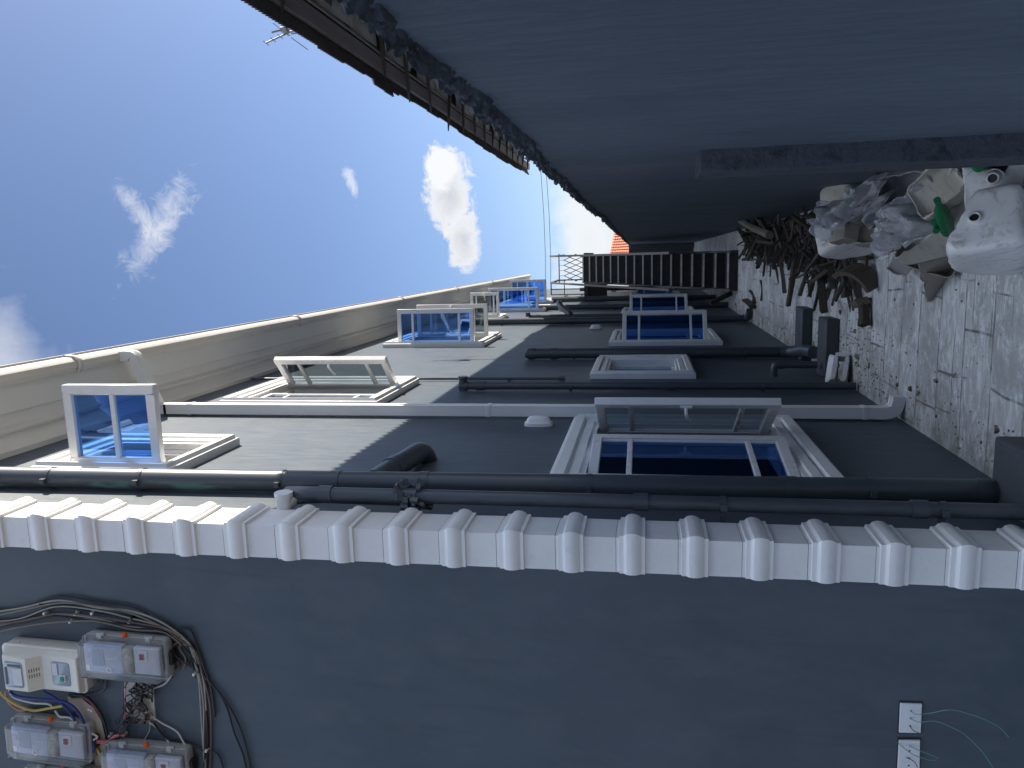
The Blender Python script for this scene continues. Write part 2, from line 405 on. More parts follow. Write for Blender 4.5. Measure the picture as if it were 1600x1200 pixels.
def spline(pts, per=6):
    P = [Vector(p) for p in pts]; P = [P[0]*2-P[1]]+P+[P[-1]*2-P[-2]]; out = []
    for i in range(1, len(P)-2):
        for k in range(per):
            t = k/per; a, b_, c, d = P[i-1], P[i], P[i+1], P[i+2]
            out.append(.5*((2*b_)+(c-a)*t+(2*a-5*b_+4*c-d)*t*t+(3*b_-a-3*c+d)*t**3))
    out.append(P[-2]); return out

A = 1.087; WX = -A           # the long wall's plane
GZ = -G                      # paving
YF, YE = 2.8, 26.0           # building front and far end

# ------------------------------------------------------------------ ground
g = MB(); g.face([(-300, -200, GZ), (300, -200, GZ), (300, 600, GZ), (-300, 600, GZ)])
tag(g.build('ground', 'ground', at=(0, 0, GZ)), 'pale weathered paving of the alley floor', 'ground', kind='structure')

m, nt, b = mat('bounce_cut_earth'); n1 = noi(nt, pos(nt), 1.4, 7); L(nt, ramp(nt, n1, [(.3, (.07, .052, .04)), (.7, (.14, .11, .085))]), b.inputs['Base Color']); b.inputs['Roughness'].default_value = .95; MT['bounce_cut'] = m
g = MB(); g.face([(-60, -60, GZ+.004), (60, -60, GZ+.004), (60, .6, GZ+.004), (-60, .6, GZ+.004)])  # unseen dark sheet added behind the viewer, cuts bounce on the front wall
tag(g.build('bounce_cut', 'bounce_cut', at=(0, -30, GZ)), 'unseen brown earth sheet added before the building to cut bounced light', 'bounce_cut', kind='structure')
# ------------------------------------------------------------------ main building
bld = thing('building', (-4, 12, GZ), 'long charcoal building with white corner blocks and open casement windows', 'building')
TOP = 3.86
WIN = [  # y0,y1,z0,z1
    dict(k='U1', r=(3.64, 4.10, 2.58, 3.14), t=.13, near=(90, .46, 1), label='small upper window nearest the corner, sash swung out square'),
    dict(k='U2', r=(5.55, 6.38, 2.13, 3.14), t=.14, near=(0, .41, 2), far=(46, .41, 2), label='upper window with one sash leaning open'),
    dict(k='U3', r=(9.42, 10.34, 2.13, 3.14), t=.15, near=(88, .46, 2), far=(92, .46, 2), label='upper window with a pair of sashes swung out square'),
    dict(k='U4', r=(13.30, 13.80, 2.62, 3.16), t=.13, far=(90, .46, 2)),
    dict(k='U5', r=(15.40, 16.30, 2.13, 3.16), t=.15, near=(90, .47, 2)),
    dict(k='U6', r=(18.00, 18.90, 2.30, 3.16), t=.15, near=(90, .55, 2)),
    dict(k='L1', r=(3.62, 4.76, -.73, .29), t=.17, near=(10, .56, 2), far=(31, .55, 2), label='large lower window behind the drain pipes, both sashes ajar'),
    dict(k='L2', r=(6.92, 7.76, -.28, .34), t=.15, fixed=1, label='lower window opening with a deep white recess'),
    dict(k='L3', r=(9.40, 10.50, -.74, .29), t=.15, near=(52, .48, 2), far=(0, .5, 2)),
    dict(k='L4', r=(13.90, 14.95, -.74, .29), t=.15, near=(46, .48, 2), far=(0, .5, 2)),
    dict(k='L5', r=(20.30, 21.20, -.74, .25), t=.15, near=(25, .44, 2)),
]
ys = sorted({YF, YE, *[v for w in WIN for v in w['r'][:2]]}); zs = sorted({GZ, TOP, *[v for w in WIN for v in w['r'][2:]]})
# extra rows/columns so the render is not one flat sheet
def inside(y, z): return any(w['r'][0] < y < w['r'][1] and w['r'][2] < z < w['r'][3] for w in WIN)
sw = MB()
for i in range(len(ys)-1):
    for j in range(len(zs)-1):
        if not inside((ys[i]+ys[i+1])/2, (zs[j]+zs[j+1])/2):
            sw.face([(WX, ys[i], zs[j]), (WX, ys[i+1], zs[j]), (WX, ys[i+1], zs[j+1]), (WX, ys[i], zs[j+1])])
# inner face, ends and roof slab make it a body
sw.face([(WX, YE, GZ), (-9, YE, GZ), (-9, YE, TOP), (WX, YE, TOP)])
sw.face([(WX, YF, TOP), (WX, YE, TOP), (-9, YE, TOP), (-9, YF, TOP)])
sw.face([(-9, YF, GZ), (-9, YE, GZ), (-9, YE, TOP), (-9, YF, TOP)])
sw.build('side_wall', 'wall', bld)
fw = MB(); fw.face([(-9, YF, GZ), (WX, YF, GZ), (WX, YF, 4.4), (-9, YF, 4.4)]); fw.face([(-9, YF, TOP), (WX, YF, TOP), (WX, YF+.2, 4.4), (-9, YF+.2, 4.4)])
fw.build('front_wall', 'wall', bld)
# cornice: stepped profile running the whole length, then gutter in front of it
cor = MB()
prof = [(WX+.002, 3.73), (-1.05, 3.725), (-1.045, 3.74), (-.985, 3.815), (-.975, 3.825), (-.955, 3.80), (-.945, 3.80), (-.925, 3.845), (-.86, 3.87), (-.85, 3.85), (-.83, 3.85), (-.69, 3.875), (-.69, 3.96), (-.72, 4.02), (WX+.002, 4.06)]
cor.strip(prof, YF-.25, YE, 48, .012); cor.build('cornice', 'cream', bld, angle=25)
gut = MB()
gp = [(-.688, 3.90), (-.685, 3.845), (-.655, 3.825), (-.615, 3.830), (-.590, 3.86), (-.585, 3.915), (-.572, 3.918), (-.572, 3.93), (-.60, 3.93), (-.605, 3.90)]
gut.strip(gp, YF-.3, YE+.05, 40, .012)
gut.build('gutter', 'gutter', bld, angle=40)
for y in (4.62, 8.1, 11.9, 15.6, 19.4):
    s = MB(); q = [(-.69, 3.838), (-.655, 3.817), (-.612, 3.823), (-.582, 3.856), (-.577, 3.925)]
    s.strip(q, y, y+.045); s.build('gutter_bracket', 'gutter', bld, solid=.006)
# corner blocks (quoins): each a plain stone face with a rounded roll and a flat fillet, on both sides of the corner
QX, QY = WX+.045, YF-.045    # proud corner
def quoin_ring(z, d, wy=2.955, wx=-1.178):
    return [(wx, YF+.001, z), (wx, QY-d+.0, z), (QX+d, QY-d, z), (QX+d, wy, z), (WX-.001, wy, z), (WX-.001, YF+.001, z)]
pitch = .228; z = GZ-.113
while z < 4.1:
    s = MB()
    p = [(0, 0), (.118, 0), (.120, .012), (.134, .011), (.140, .018), (.155, .025), (.172, .027), (.188, .022), (.197, .012), (.199, .011), (.214, .011), (.216, 0), (pitch-.0015, 0)]
    rings = [quoin_ring(z+a, d+noise.noise((z*3, a*9, 4))*.0012) for a, d in p]
    s.rings(rings, False, False); o = s.build('corner_block', 'white', bld, angle=28)
    o['label'] = 'white corner block with a rounded roll moulding'; z += pitch
# windows
TRIM = lambda t: [(0, 0), (0, .038), (t*.14, .04), (t*.18, .052), (t*.42, .056), (t*.46, .040), (t*.52, .040), (t*.56, .068), (t*.84, .074), (t*.88, .055), (t, .05), (t, 0)]
def sash_frame(w, h, ft=.05, th=.045, bars=2):
    s = MB()
    s.box(-th, 0, 0, ft, 0, h); s.box(-th, 0, w-ft, w, 0, h)
    s.box(-th, 0, ft, w-ft, 0, ft); s.box(-th, 0, ft, w-ft, h-ft, h)
    # glazing bars across (in height), as in a window laid out small/large/small
    if bars == 1: cuts = [h*.47]
    else: cuts = [h*.19, h*.80]
    for c in cuts: s.box(-th+.006, -.006, ft, w-ft, c-.014, c+.014)
    if True:   # rebate
        for (a, b_) in ((ft, ft+.008), (w-ft-.008, w-ft)): s.box(-th+.010, -.010, a, b_, ft, h-ft)
    return s, ft, cuts
def add_sash(win, y0, y1, z0, z1, side, ang, w, bars, handle):
    h = z1-z0-.012
    s, ft, cuts = sash_frame(w, h, bars=bars)
    px = -1.075
    a = R_(ang)
    if side == 'near': Mx = Matrix.Translation((px, y0+.004, z0+.006)) @ Matrix.Rotation(-a, 4, 'Z')
    else: Mx = Matrix.Translation((px, y1-.004, z0+.006)) @ Matrix.Rotation(a, 4, 'Z') @ Matrix.Scale(-1, 4, (0, 1, 0))
    def put(mb, name, m, bev=0):
        mb.v = [Mx @ v for v in mb.v]; return mb.build(name, m, win, bevel=bev)
    put(s, 'sash', 'upvc', .004)
    lo = [ft]+[c+.014 for c in cuts]; hi = [c-.014 for c in cuts]+[h-ft]
    for c0, c1 in zip(lo, hi):
        gmb = MB(); q = [(-.022, ft, c0), (-.022, w-ft, c0), (-.022, w-ft, c1), (-.022, ft, c1)]
        gmb.face(q if side == 'near' else q[::-1]); gmb.keepn = True; put(gmb, 'pane', 'glass')
    if handle:
        hm = MB(); hm.box(-.045-.012, -.0451, w-.04, w-.012, h/2-.032, h/2+.032)
        hm.tube(spline([(-.057, w-.026, h/2), (-.085, w-.026, h/2), (-.093, w-.045, h/2-.004), (-.092, w-.10, h/2-.012), (-.086, w-.145, h/2-.022)]), .0095, 10)
        put(hm, 'handle', 'upvc')
for w in WIN:
    y0, y1, z0, z1 = w['r']; t = w['t']
    s = MB(); s.frame(WX-.002, y0, y1, z0, z1, TRIM(t))
    # reveal
    dp = .16
    for q in ([(WX, y0, z0), (WX-dp, y0, z0), (WX-dp, y0, z1), (WX, y0, z1)], [(WX, y1, z0), (WX, y1, z1), (WX-dp, y1, z1), (WX-dp, y1, z0)],
              [(WX, y0, z0), (WX, y1, z0), (WX-dp, y1, z0), (WX-dp, y0, z0)], [(WX, y0, z1), (WX-dp, y0, z1), (WX-dp, y1, z1), (WX, y1, z1)]): s.face(q)
    win = s.build('window', 'white', bld, angle=30)
    if w.get('label'): win['label'] = w['label']
    fr = MB(); fr.frame(WX-.075, y0+.03, y1-.03, z0+.03, z1-.03, [(0, 0), (0, .05), (.029, .05), (.029, 0)])
    if not w.get('fixed') and w['k'] != 'U1': fr.box(WX-.07, WX-.03, (y0+y1)/2-.02, (y0+y1)/2+.02, z0+.03, z1-.03) if (w.get('near') and w.get('far') and w['near'][0] > 60) else None
    fr.build('window_frame', 'upvc', win, bevel=.003)
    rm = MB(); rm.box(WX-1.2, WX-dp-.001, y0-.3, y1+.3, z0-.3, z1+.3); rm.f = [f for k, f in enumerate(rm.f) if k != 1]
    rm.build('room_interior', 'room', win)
    if w.get('fixed'):
        p = MB(); p.face([(WX-.06, y0+.03, z0+.03), (WX-.06, y1-.03, z0+.03), (WX-.06, y1-.03, z1-.03), (WX-.06, y0+.03, z1-.03)]); p.keepn = True; p.build('pane', 'glass', win)
    if w.get('near'): add_sash(win, y0, y1, z0, z1, 'near', *w['near'], handle=False)
    if w.get('far'): add_sash(win, y0, y1, z0, z1, 'far', *w['far'], handle=w['far'][0] > 20)

# ------------------------------------------------------------------ pipes on the long wall
PX = -1.03
def arc(c, r, a0, a1, ux, uy, n=7):
    c = Vector(c); ux = Vector(ux); uy = Vector(uy)
    return [c+ux*r*math.cos(a0+(a1-a0)*k/n)+uy*r*math.sin(a0+(a1-a0)*k/n) for k in range(n+1)]
def clip(parent, x, y, z, r, wall=WX):
    s = MB(); s.tube([(x, y, z-.012), (x, y, z+.012)], r+.003, 20, False); s.box(wall, x, y-.008, y+.008, z-.012, z+.012)
    s.box(x-.012, x+.012, y-r-.022, y-r-.003, z-.012, z+.012)
    return s.build('pipe_clip', 'pipe', parent)
def socket(parent, x, y, z, r, h=.07):
    s = MB(); s.tube([(x, y, z-h/2), (x, y, z-h/2+.004), (x, y, z+h/2-.004), (x, y, z+h/2)], r+.006, 20, True); return s.build('pipe_joint', 'pipe', parent)
# the big soil pipe beside the corner
t = thing('drain_pipe', (PX, 3.27, GZ+.15), 'thick charcoal drain pipe beside the white corner blocks', 'pipe')
r = .052
def lean(z): return 3.29+(3.15-z)*.026
s = MB(); s.tube([(PX, lean(4.0), 4.0), (PX, lean(2.4), 2.4), (PX, lean(1), 1), (PX, lean(-1.455), -1.455)], r, 24); s.build('pipe_run', 'bigpipe', t)
for zz in (2.95, 2.45, 1.72, .25, -.95): clip(t, PX, lean(zz), zz, r)
for zz in (1.45, 1.02, -.62, -1.40): socket(t, PX, lean(zz), zz, r-.003, .05)
s = MB(); s.tube([(WX-.02, 3.97, 1.185)] + spline([(WX+.02, 3.95, 1.187), (WX+.065, 3.88, 1.20), (PX+.012, 3.74, 1.215), (PX+.005, 3.52, 1.25), (PX, lean(1.27)+.02, 1.27)], 6), .055, 22)
s.build('branch_elbow', 'pipe', t)
s = MB(); s.tube([(PX+.007, 3.60, 1.238), (PX+.005, 3.54, 1.248)], .061, 22); s.build('pipe_joint', 'pipe', t)
# thin waste pipe with capped white tee
t = thing('waste_pipe', (-.985, 3.01, GZ), 'thin charcoal waste pipe between the thick drain pipe and corner blocks', 'pipe')
r = .030
s = MB(); s.tube(spline([(-1.0, 3.055, 1.56), (-.99, 3.03, 1.50), (-.985, 3.01, 1.44), (-.985, 3.01, 1.36)], 5)+[(-.985, 3.01, .9), (-.985, 3.01, -1.6)], r, 18); s.build('pipe_run', 'pipe', t)
s = MB(); s.tube([(-1.03, 3.02, 1.55), (-1.02, 3.03, 1.47), (-1.02, 3.045, 1.38), (-1.025, 3.05, 1.0), (-1.04, 3.05, .9)], .018, 12); s.build('branch_pipe', 'pipe', t)
for zz in (1.36, .98, .02, -1.02): socket(t, -.985, 3.01, zz, r, .06)
s = MB()   # ragged glued joint
for k in range(26):
    a = random.random()*6.3; zz = .99+random.uniform(-.07, .07); rr = r+.010+random.random()*.012
    c = Vector((-.985+math.cos(a)*rr, 3.01+math.sin(a)*rr, zz)); h_ = random.uniform(.006, .018)
    s.box(-h_, h_, -h_, h_, -h_*1.6, h_*1.6, Matrix.Translation(c) @ Euler((random.random()*3, random.random()*3, random.random()*3)).to_matrix().to_4x4())
s.build('patched_joint', 'pipe', t)
for zz in (.99, -.3, -1.1): clip(t, -.985, 3.01, zz, r)
s = MB(); c0 = Vector((-1.03, 2.985, 1.545))
s.tube([c0+Vector((-.03, 0, 0)), c0+Vector((.040, 0, 0))], .034, 18); s.tube([c0+Vector((.040, 0, 0)), c0+Vector((.056, 0, 0))], .040, 18); s.tube([c0, c0+Vector((.015, .045, -.02))], .034, 16)
s.build('capped_tee', 'whitepipe', t)
# white rectangular downpipe with swan-neck from the gutter
t = thing('downpipe', (-1.04, 5.1, -1.52), 'white ribbed rectangular downpipe running from gutter to paving', 'downpipe')
def rect_run(mb, pts, wx, wy, ribs=True):
    pts = [Vector(p) for p in pts]; rings = []
    for k, p in enumerate(pts):
        tn = (pts[min(k+1, len(pts)-1)]-pts[max(k-1, 0)]).normalized()
        v = Vector((0, 1, 0)); u = v.cross(tn).normalized()
        prof = [(-1, -1), (-1, -.4), (-.86, -.34), (-.86, -.1), (-1, -.04), (-1, .04), (-.86, .1), (-.86, .34), (-1, .4), (-1, 1), (-.5, 1), (1, 1), (1, .4), (.86, .34), (.86, .1), (1, .04), (1, -.04), (.86, -.1), (.86, -.34), (1, -.4), (1, -1), (0, -1)]
        rings.append([p+u*(a*wx)+v*(b_*wy) for a, b_ in prof])
    mb.rings(rings); return mb
s = MB(); rect_run(s, [(-1.035, 5.1, 3.52), (-1.035, 5.1, 2), (-1.035, 5.1, -1.40), (-1.035, 5.1, -1.47)], .036, .042); s.build('pipe_run', 'whitepipe', t, angle=30)
s = MB(); rect_run(s, spline([(-.64, 5.1, 3.84), (-.64, 5.1, 3.77), (-.66, 5.1, 3.73), (-.80, 5.1, 3.68), (-.95, 5.1, 3.62), (-1.03, 5.1, 3.58), (-1.035, 5.1, 3.50)], 4), .036, .042); s.build('swan_neck', 'whitepipe', t, angle=30)
s = MB(); rect_run(s, spline([(-1.035, 5.1, -1.42), (-1.033, 5.1, -1.50), (-1.01, 5.1, -1.545), (-.96, 5.1, -1.56), (-.93, 5.1, -1.562)], 4), .037, .043); s.build('shoe', 'whitepipe', t, angle=30)
for zz in (3.3, 1.05, -.62, -1.38):
    s = MB(); s.box(-1.075, -.995, 5.054, 5.146, zz, zz+.03); s.build('downpipe_strap', 'whitepipe', t, bevel=.003)

def vpipe(name, label, x, y, ztop, zbot, r, cap=False, joints=(), clips=(), extra=None, cat='pipe'):
    t = thing(name, (x, y, zbot), label, cat, None)
    s = MB(); s.tube([(x, y, ztop), (x, y, (ztop+zbot)/2), (x, y, zbot)], r, 20); s.build('pipe_run', 'pipe', t)
    if cap:
        s = MB(); s.tube([(x, y, ztop-.05), (x, y, ztop+.02)], r+.006, 20); s.tube([(x, y, ztop+.02), (x, y, ztop+.035), (x, y, ztop+.055), (x, y, ztop+.065)], r, 20, rfun=lambda q: (1, .96, .75, .3)[min(3, int(round(q*3)))]); s.build('vent_cap', 'pipe', t)
    for zz in joints: socket(t, x, y, zz, r)
    for zz in clips: clip(t, x, y, zz, r)
    return t
t = vpipe('waste_pipe', 'dark pipe with a tee on top, nearer of the pipes beyond white downpipe', -1.045, 6.15, 1.46, -1.58, .030, joints=(1.35, -.2), clips=(.6, -.9))
s = MB(); s.tube([(-1.045, 6.15, 1.46), (-1.045, 6.15, 1.53)], .037, 18); s.tube([(WX, 6.15, 1.50), (-.985, 6.15, 1.50)], .034, 18); s.tube([(-.985, 6.15, 1.50), (-.965, 6.15, 1.50)], .041, 18); s.build('tee', 'pipe', t)
t = vpipe('conduit_pipe', 'thin charcoal conduit running down from the cornice above sunlit wall', -1.065, 6.66, 3.68, .72, .012, joints=(), clips=(2.9, 2.1, 1.2))
s = MB(); s.tube([(-1.065, 6.66, .76), (-1.065, 6.66, .70)], .018, 12); s.build('end_cap', 'pipe', t)
t = vpipe('vent_pipe', 'thick charcoal vent pipe with a domed cap in shade', -1.025, 8.1, 1.22, -1.42, .055, cap=True, joints=(.96, -.38), clips=(.75, -1.0))
s = MB(); s.tube(spline([(-1.025, 8.1, -1.36), (-1.02, 8.06, -1.44), (-1.0, 7.95, -1.50), (-.97, 7.75, -1.53), (-.95, 7.45, -1.54)], 5), .058, 20); s.build('bottom_elbow', 'pipe', t)
t = thing('waste_pipe', (-1.0, 6.75, GZ), 'short thin outlet pipe low on the wall by raised blocks', 'pipe')
s = MB(); s.tube(spline([(WX, 6.9, -1.10), (-1.02, 6.9, -1.10), (-.985, 6.9, -1.12), (-.985, 6.9, -1.2)], 5)+[(-.985, 6.9, -1.45)], .030, 16); s.build('pipe_run', 'pipe', t); socket(t, -.985, 6.9, -1.16, .03, .05)
t = vpipe('drain_pipe', 'thick drain pipe between two open lower windows, half sunlit above', -1.025, 12.25, 3.0, -1.52, .055, joints=(1.15, -.6), clips=(2.3, .2, -1.2))
s = MB(); s.tube(spline([(-1.025, 12.25, -1.45), (-1.02, 12.24, -1.52), (-.98, 12.18, -1.55), (-.90, 12.1, -1.56)], 5), .058, 20); s.build('bottom_elbow', 'pipe', t)
t = vpipe('waste_pipe', 'thin pipe with elbow and side branch next to upper shade line', -1.0, 12.9, 1.95, .2, .032, joints=(1.80, 1.3), clips=(1.1,))
s = MB(); s.tube([(-1.0, 12.9, 1.97), (-.93, 12.9, 1.97)], .04, 16); s.build('tee', 'pipe', t)
s = MB(); s.tube(spline([(-1.0, 12.9, 1.25), (-.95, 12.95, 1.28), (-.86, 13.1, 1.42), (-.80, 13.3, 1.48), (-.95, 13.9, 1.5)], 6), .052, 18); s.build('branch_elbow', 'pipe', t)
t = vpipe('drain_pipe', 'thick drain pipe beyond the third upper sash, running to the ground', -1.025, 15.5, 3.70, -1.58, .055, joints=(1.6, -.5), clips=(2.7, .6))
t = vpipe('drain_pipe', 'dark drain pipe on far wall beneath stair landing', -1.025, 18.2, 2.2, -1.58, .055, joints=(1.0,), clips=(.3,))
t = vpipe('conduit_pipe', 'slim dark conduit on far wall close to stair landing', -1.03, 19.2, 2.3, -.6, .025)
t = vpipe('drain_pipe', 'dark drain pipe furthest along the wall behind the stairs', -.98, 22.6, 1.9, -1.58, .055, joints=(.8,))

# bulkhead lamps
def lamp(y, z, label):
    t = thing('wall_lamp', (WX, y, z), label, 'lamp', 'oval lamps on the long wall')
    def oval(d, a, b_, n=28):
        out = []
        for k in range(n):
            an = 2*math.pi*k/n; c, s_ = math.cos(an), math.sin(an)
            out.append((WX+d, y+math.copysign(abs(c)**.7, c)*b_, z+math.copysign(abs(s_)**.7, s_)*a))
        return out
    s = MB(); s.rings([oval(0, .092, .052), oval(.020, .092, .052), oval(.026, .086, .047)]); s.build('lamp_base', 'lampwhite', t)
    s = MB(); s.rings([oval(.026, .080, .042), oval(.045, .074, .037), oval(.058, .060, .028), oval(.062, .03, .014)]); s.build('lamp_cover', 'lampwhite', t, angle=60)
lamp(4.86, .69, 'white oval bulkhead lamp next to the large lower window')
lamp(11.5, .73, 'white oval bulkhead lamp near the thick far drain pipe')
lamp(23.1, .95, 'tiny white oval lamp on the far wall behind the landing')

# raised blocks at the wall foot
def block(x0, x1, y0, y1, h, label):
    s = MB(); s.box(x0, x1, y0, y1, GZ, GZ+h); s.box(x0, x1-.02, y0+.02, y1-.02, GZ, GZ+h+.004)
    tag(s.build('kerb_block', 'blocks', at=((x0+x1)/2, (y0+y1)/2, GZ), bevel=.012), label, 'kerb', 'low charcoal kerbs at the wall foot')
block(WX, -.57, 7.86, 8.2, .10, 'low charcoal kerb jutting from wall, the farther of the pair by vent pipe')
block(WX, -.585, 6.78, 7.1, .11, 'low charcoal kerb jutting from wall, nearer of pair by the white plastic scrap')
block(WX, -.80, 2.85, 3.46, .15, 'charcoal plinth under the thick drain pipe at the near corner')

# folded white plastic scrap by the kerb
s = MB()
Mx = Matrix.Translation((-.965, 6.42, GZ+.075)) @ Euler((R_(-14), R_(10), R_(18))).to_matrix().to_4x4()
def slab(w, l, h, z, bend):
    rings = []
    for k in range(9):
        q = k/8; yy = (q-.5)*l; ww = w*(1-.25*abs(q-.5)*2); zz = z+bend*math.sin(q*3.1)*.05
        rings.append([Mx @ Vector((math.copysign(abs(math.cos(a))**.5, math.cos(a))*ww, yy, zz+math.copysign(abs(math.sin(a))**.6, math.sin(a))*h)) for a in [2*math.pi*j/16 for j in range(16)]])
    return rings
s.rings(slab(.13, .20, .016, -.045, -.2)); s.rings(slab(.125, .21, .017, .035, .9)); s.rings([[p+Mx.to_3x3() @ Vector((.11, 0, .0)) for p in rr] for rr in slab(.02, .2, .05, -.005, 0)])
tag(s.build('plastic_scrap', 'keg_white', angle=50), 'folded white plastic scrap lying beside the kerb', 'rubbish')

# ------------------------------------------------------------------ boundary wall on the right
bw = thing('boundary_wall', (.45, 10, GZ), 'charcoal rendered boundary wall with a rough torn mortar top', 'wall')
def bx(y): return .385-.0028*(y-3)
s = MB(); ny = 120; Y0, Y1 = .8, 27.0; nz = 10
def ztop(y): return .455+.03*noise.noise((y*.7, 3.1, 0))+.016*noise.noise((y*4.3, 1.7, 0))+max(0, (y-8))*.006
for k in range(ny):
    ya = Y0+(Y1-Y0)*k/ny; yb = Y0+(Y1-Y0)*(k+1)/ny
    def col(y): return [(bx(y)+.006*noise.noise((y*.6, q*2.2, 7)), y, GZ+(ztop(y)-.028-GZ)*q/nz) for q in range(nz+1)]
    ca, cb = col(ya), col(yb)
    for q in range(nz): s.face([ca[q], cb[q], cb[q+1], ca[q+1]])
s.box(.42, .60, Y0, Y1, GZ, .38)
s.face([(bx(Y1), Y1, GZ), (.6, Y1, GZ), (.6, Y1, .4), (bx(Y1), Y1, .5)])
s.build('wall_face', 'bwall', bw, angle=70)
s = MB(); ny = 1500; rows = 12
def mort(y, q):
    zt = ztop(y); base = bx(y)
    f = q/(rows-1)
    hb = .060+.02*noise.noise((y*2.1, 4.4, 0))+.012*noise.noise((y*9, 4.4, 3))
    zz = zt-hb+(hb+.012*noise.noise((y*11, 2, 5))+.014*noise.noise((y*31, 2, 5)))*min(1, f*1.2)
    lump = .003+.008*math.sin(min(1, f)*3.14)+.010*noise.noise((y*8, f*2, 2))+.016*noise.noise((y*23, f*4, 5))+.014*noise.noise((y*55, f*9, 8))+.008*noise.noise((y*120, f*17, 1))
    if q == 0: lump = -.004
    xx = base-max(-.006, lump)*(1 if f < .82 else .5)+(0 if f < .84 else (f-.82)*.9)
    return (xx, y, zz)
pts = [[mort(Y0+(Y1-Y0)*(k/ny)**1.25, q) for q in range(rows)] for k in range(ny+1)]
i0 = 0
for row in pts: s.v += [Vector(p) for p in row]
for k in range(ny):
    for q in range(rows-1):
        a = k*rows+q; s.f.append([a, a+1, a+1+rows, a+rows])
s.build('mortar_top', 'mortar', bw, angle=50)
# low pilaster
s = MB(); px0 = .303; n = 22
rings = []
for k in range(n+1):
    z = GZ+(-.205-GZ)*k/n; e = lambda a: .006*noise.noise((z*6, a*5, 3))
    rings.append([(px0+e(1), 3.12+e(2), z), (px0+e(3), 3.44+e(4), z), (.40, 3.44, z), (.40, 3.12+e(5), z)])
s.rings(rings); s.build('pilaster', 'mortar', bw, angle=40, bevel=.006)

# ------------------------------------------------------------------ neighbouring house behind that wall
EX, EZ0, EZ1 = 2.8, 4.22, 4.02     # eave line sags to the far end
def ez(y): return 4.24-(y-6)*.0105+.02*noise.noise((y*.35, 5, 1))
hs = thing('house', (5, 12, GZ), 'low neighbouring house with corrugated eaves over torn ceiling boards', 'house')
RY0, RY1 = 4.3, 27.4
s = MB(); s.box(3.75, 9.5, 4.6, 26.8, GZ, 3.9); s.build('wall', 'housewall', hs)
s = MB(); cp = .076; npts = int((RY1-RY0)/cp*6); sl = .36
rows = []
for (xx, dz) in ((0, 0), (.9, .9*sl), (4.0, 4.0*sl)):
    row = []
    for k in range(npts+1):
        y = RY0+(RY1-RY0)*k/npts
        sheet = int(y/.83); ed = .045*math.sin(sheet*12.9898)+.02*math.sin(sheet*4.1) if xx == 0 else 0
        if xx == 0 and 12.0 < y < 12.9: ed -= .09
        zz = ez(y)+dz+.021*math.sin(2*math.pi*y/cp)+(ed*sl)
        row.append(Vector((EX+xx+ed, y, zz)))
    rows.append(row)
for q in range(2):
    i0 = len(s.v); s.v += rows[q]+rows[q+1]; m_ = npts+1
    for k in range(npts): s.f.append([i0+k, i0+k+1, i0+m_+k+1, i0+m_+k])
s.face([(EX+4.0, RY0, ez(RY0)+4*sl), (EX+4.0, RY1, ez(RY1)+4*sl), (EX+8, RY1, ez(RY1)), (EX+8, RY0, ez(RY0))])
s.build('roof', 'sheet', hs, angle=80)
s = MB(); n = 60
for k in range(n):
    ya = RY0+(RY1-.2-RY0)*k/n; yb = RY0+(RY1-.2-RY0)*(k+1)/n
    s.face([(2.98, ya, ez(ya)-.05), (2.98, yb, ez(yb)-.05), (3.18, yb, ez(yb)-.06), (3.18, ya, ez(ya)-.06)])
    s.face([(2.98, ya, ez(ya)-.05), (2.98, yb, ez(yb)-.05), (2.98, yb, ez(yb)+.03), (2.98, ya, ez(ya)+.03)])
s.build('fascia_board', 'plank', hs)
s = MB(); s.strip([(3.20, 0), (3.245, 0)], 0, 1); s.v = []; s.f = []
for k in range(n):
    ya = RY0+(RY1-.4-RY0)*k/n; yb = RY0+(RY1-.4-RY0)*(k+1)/n
    s.face([(3.205, ya, ez(ya)-.075), (3.205, yb, ez(yb)-.075), (3.245, yb, ez(yb)-.08), (3.245, ya, ez(ya)-.08)])
s.build('ceiling_batten', 'plank', hs, solid=.02)
y = RY0
while y < 26.5:
    ln = random.uniform(.95, 1.25); gap = random.choice((.01, .01, .01, .5))
    droop = random.uniform(0, .05)
    s = MB(); a = ez(y)-.05; b_ = ez(y+ln)-.05
    s.face([(3.26, y, a), (3.27, y+ln-.01, b_-droop), (3.80, y+ln-.01, b_-.02), (3.80, y, a-.02)])
    s.build('ceiling_board', 'ceil', hs, solid=.008); y += ln+gap
raft = [(5.2, 2.95), (6.3, 3.0), (7.65, 2.93), (8.9, 2.84), (12.25, 2.86), (13.45, 2.72), (14.7, 2.76), (16.1, 2.60), (17.4, 2.78), (18.6, 2.86), (19.7, 2.84), (20.7, 2.88), (21.7, 2.86), (22.7, 2.9), (23.6, 2.88), (24.6, 2.9), (25.6, 2.9), (26.5, 2.92)]
for (y, x0) in raft:
    s = MB(); j = random.uniform(-.25, .25); zl = ez(y)-.075-(2.95-x0)*.1
    a = Vector((x0, y+j*.5, zl-random.uniform(0, .03))); b_ = Vector((3.75, y-j, ez(y)-.13))
    d = (b_-a); rings = []
    for q, w in ((0, .006), (.18, .016), (.5, .02), (1, .022)):
        c = a+d*q; rings.append([c+Vector((0, -w, -w*1.5)), c+Vector((0, w, -w*1.5)), c+Vector((0, w, w*1.5)), c+Vector((0, -w, w*1.5))])
    s.rings(rings); s.build('rafter', 'hwood', hs)
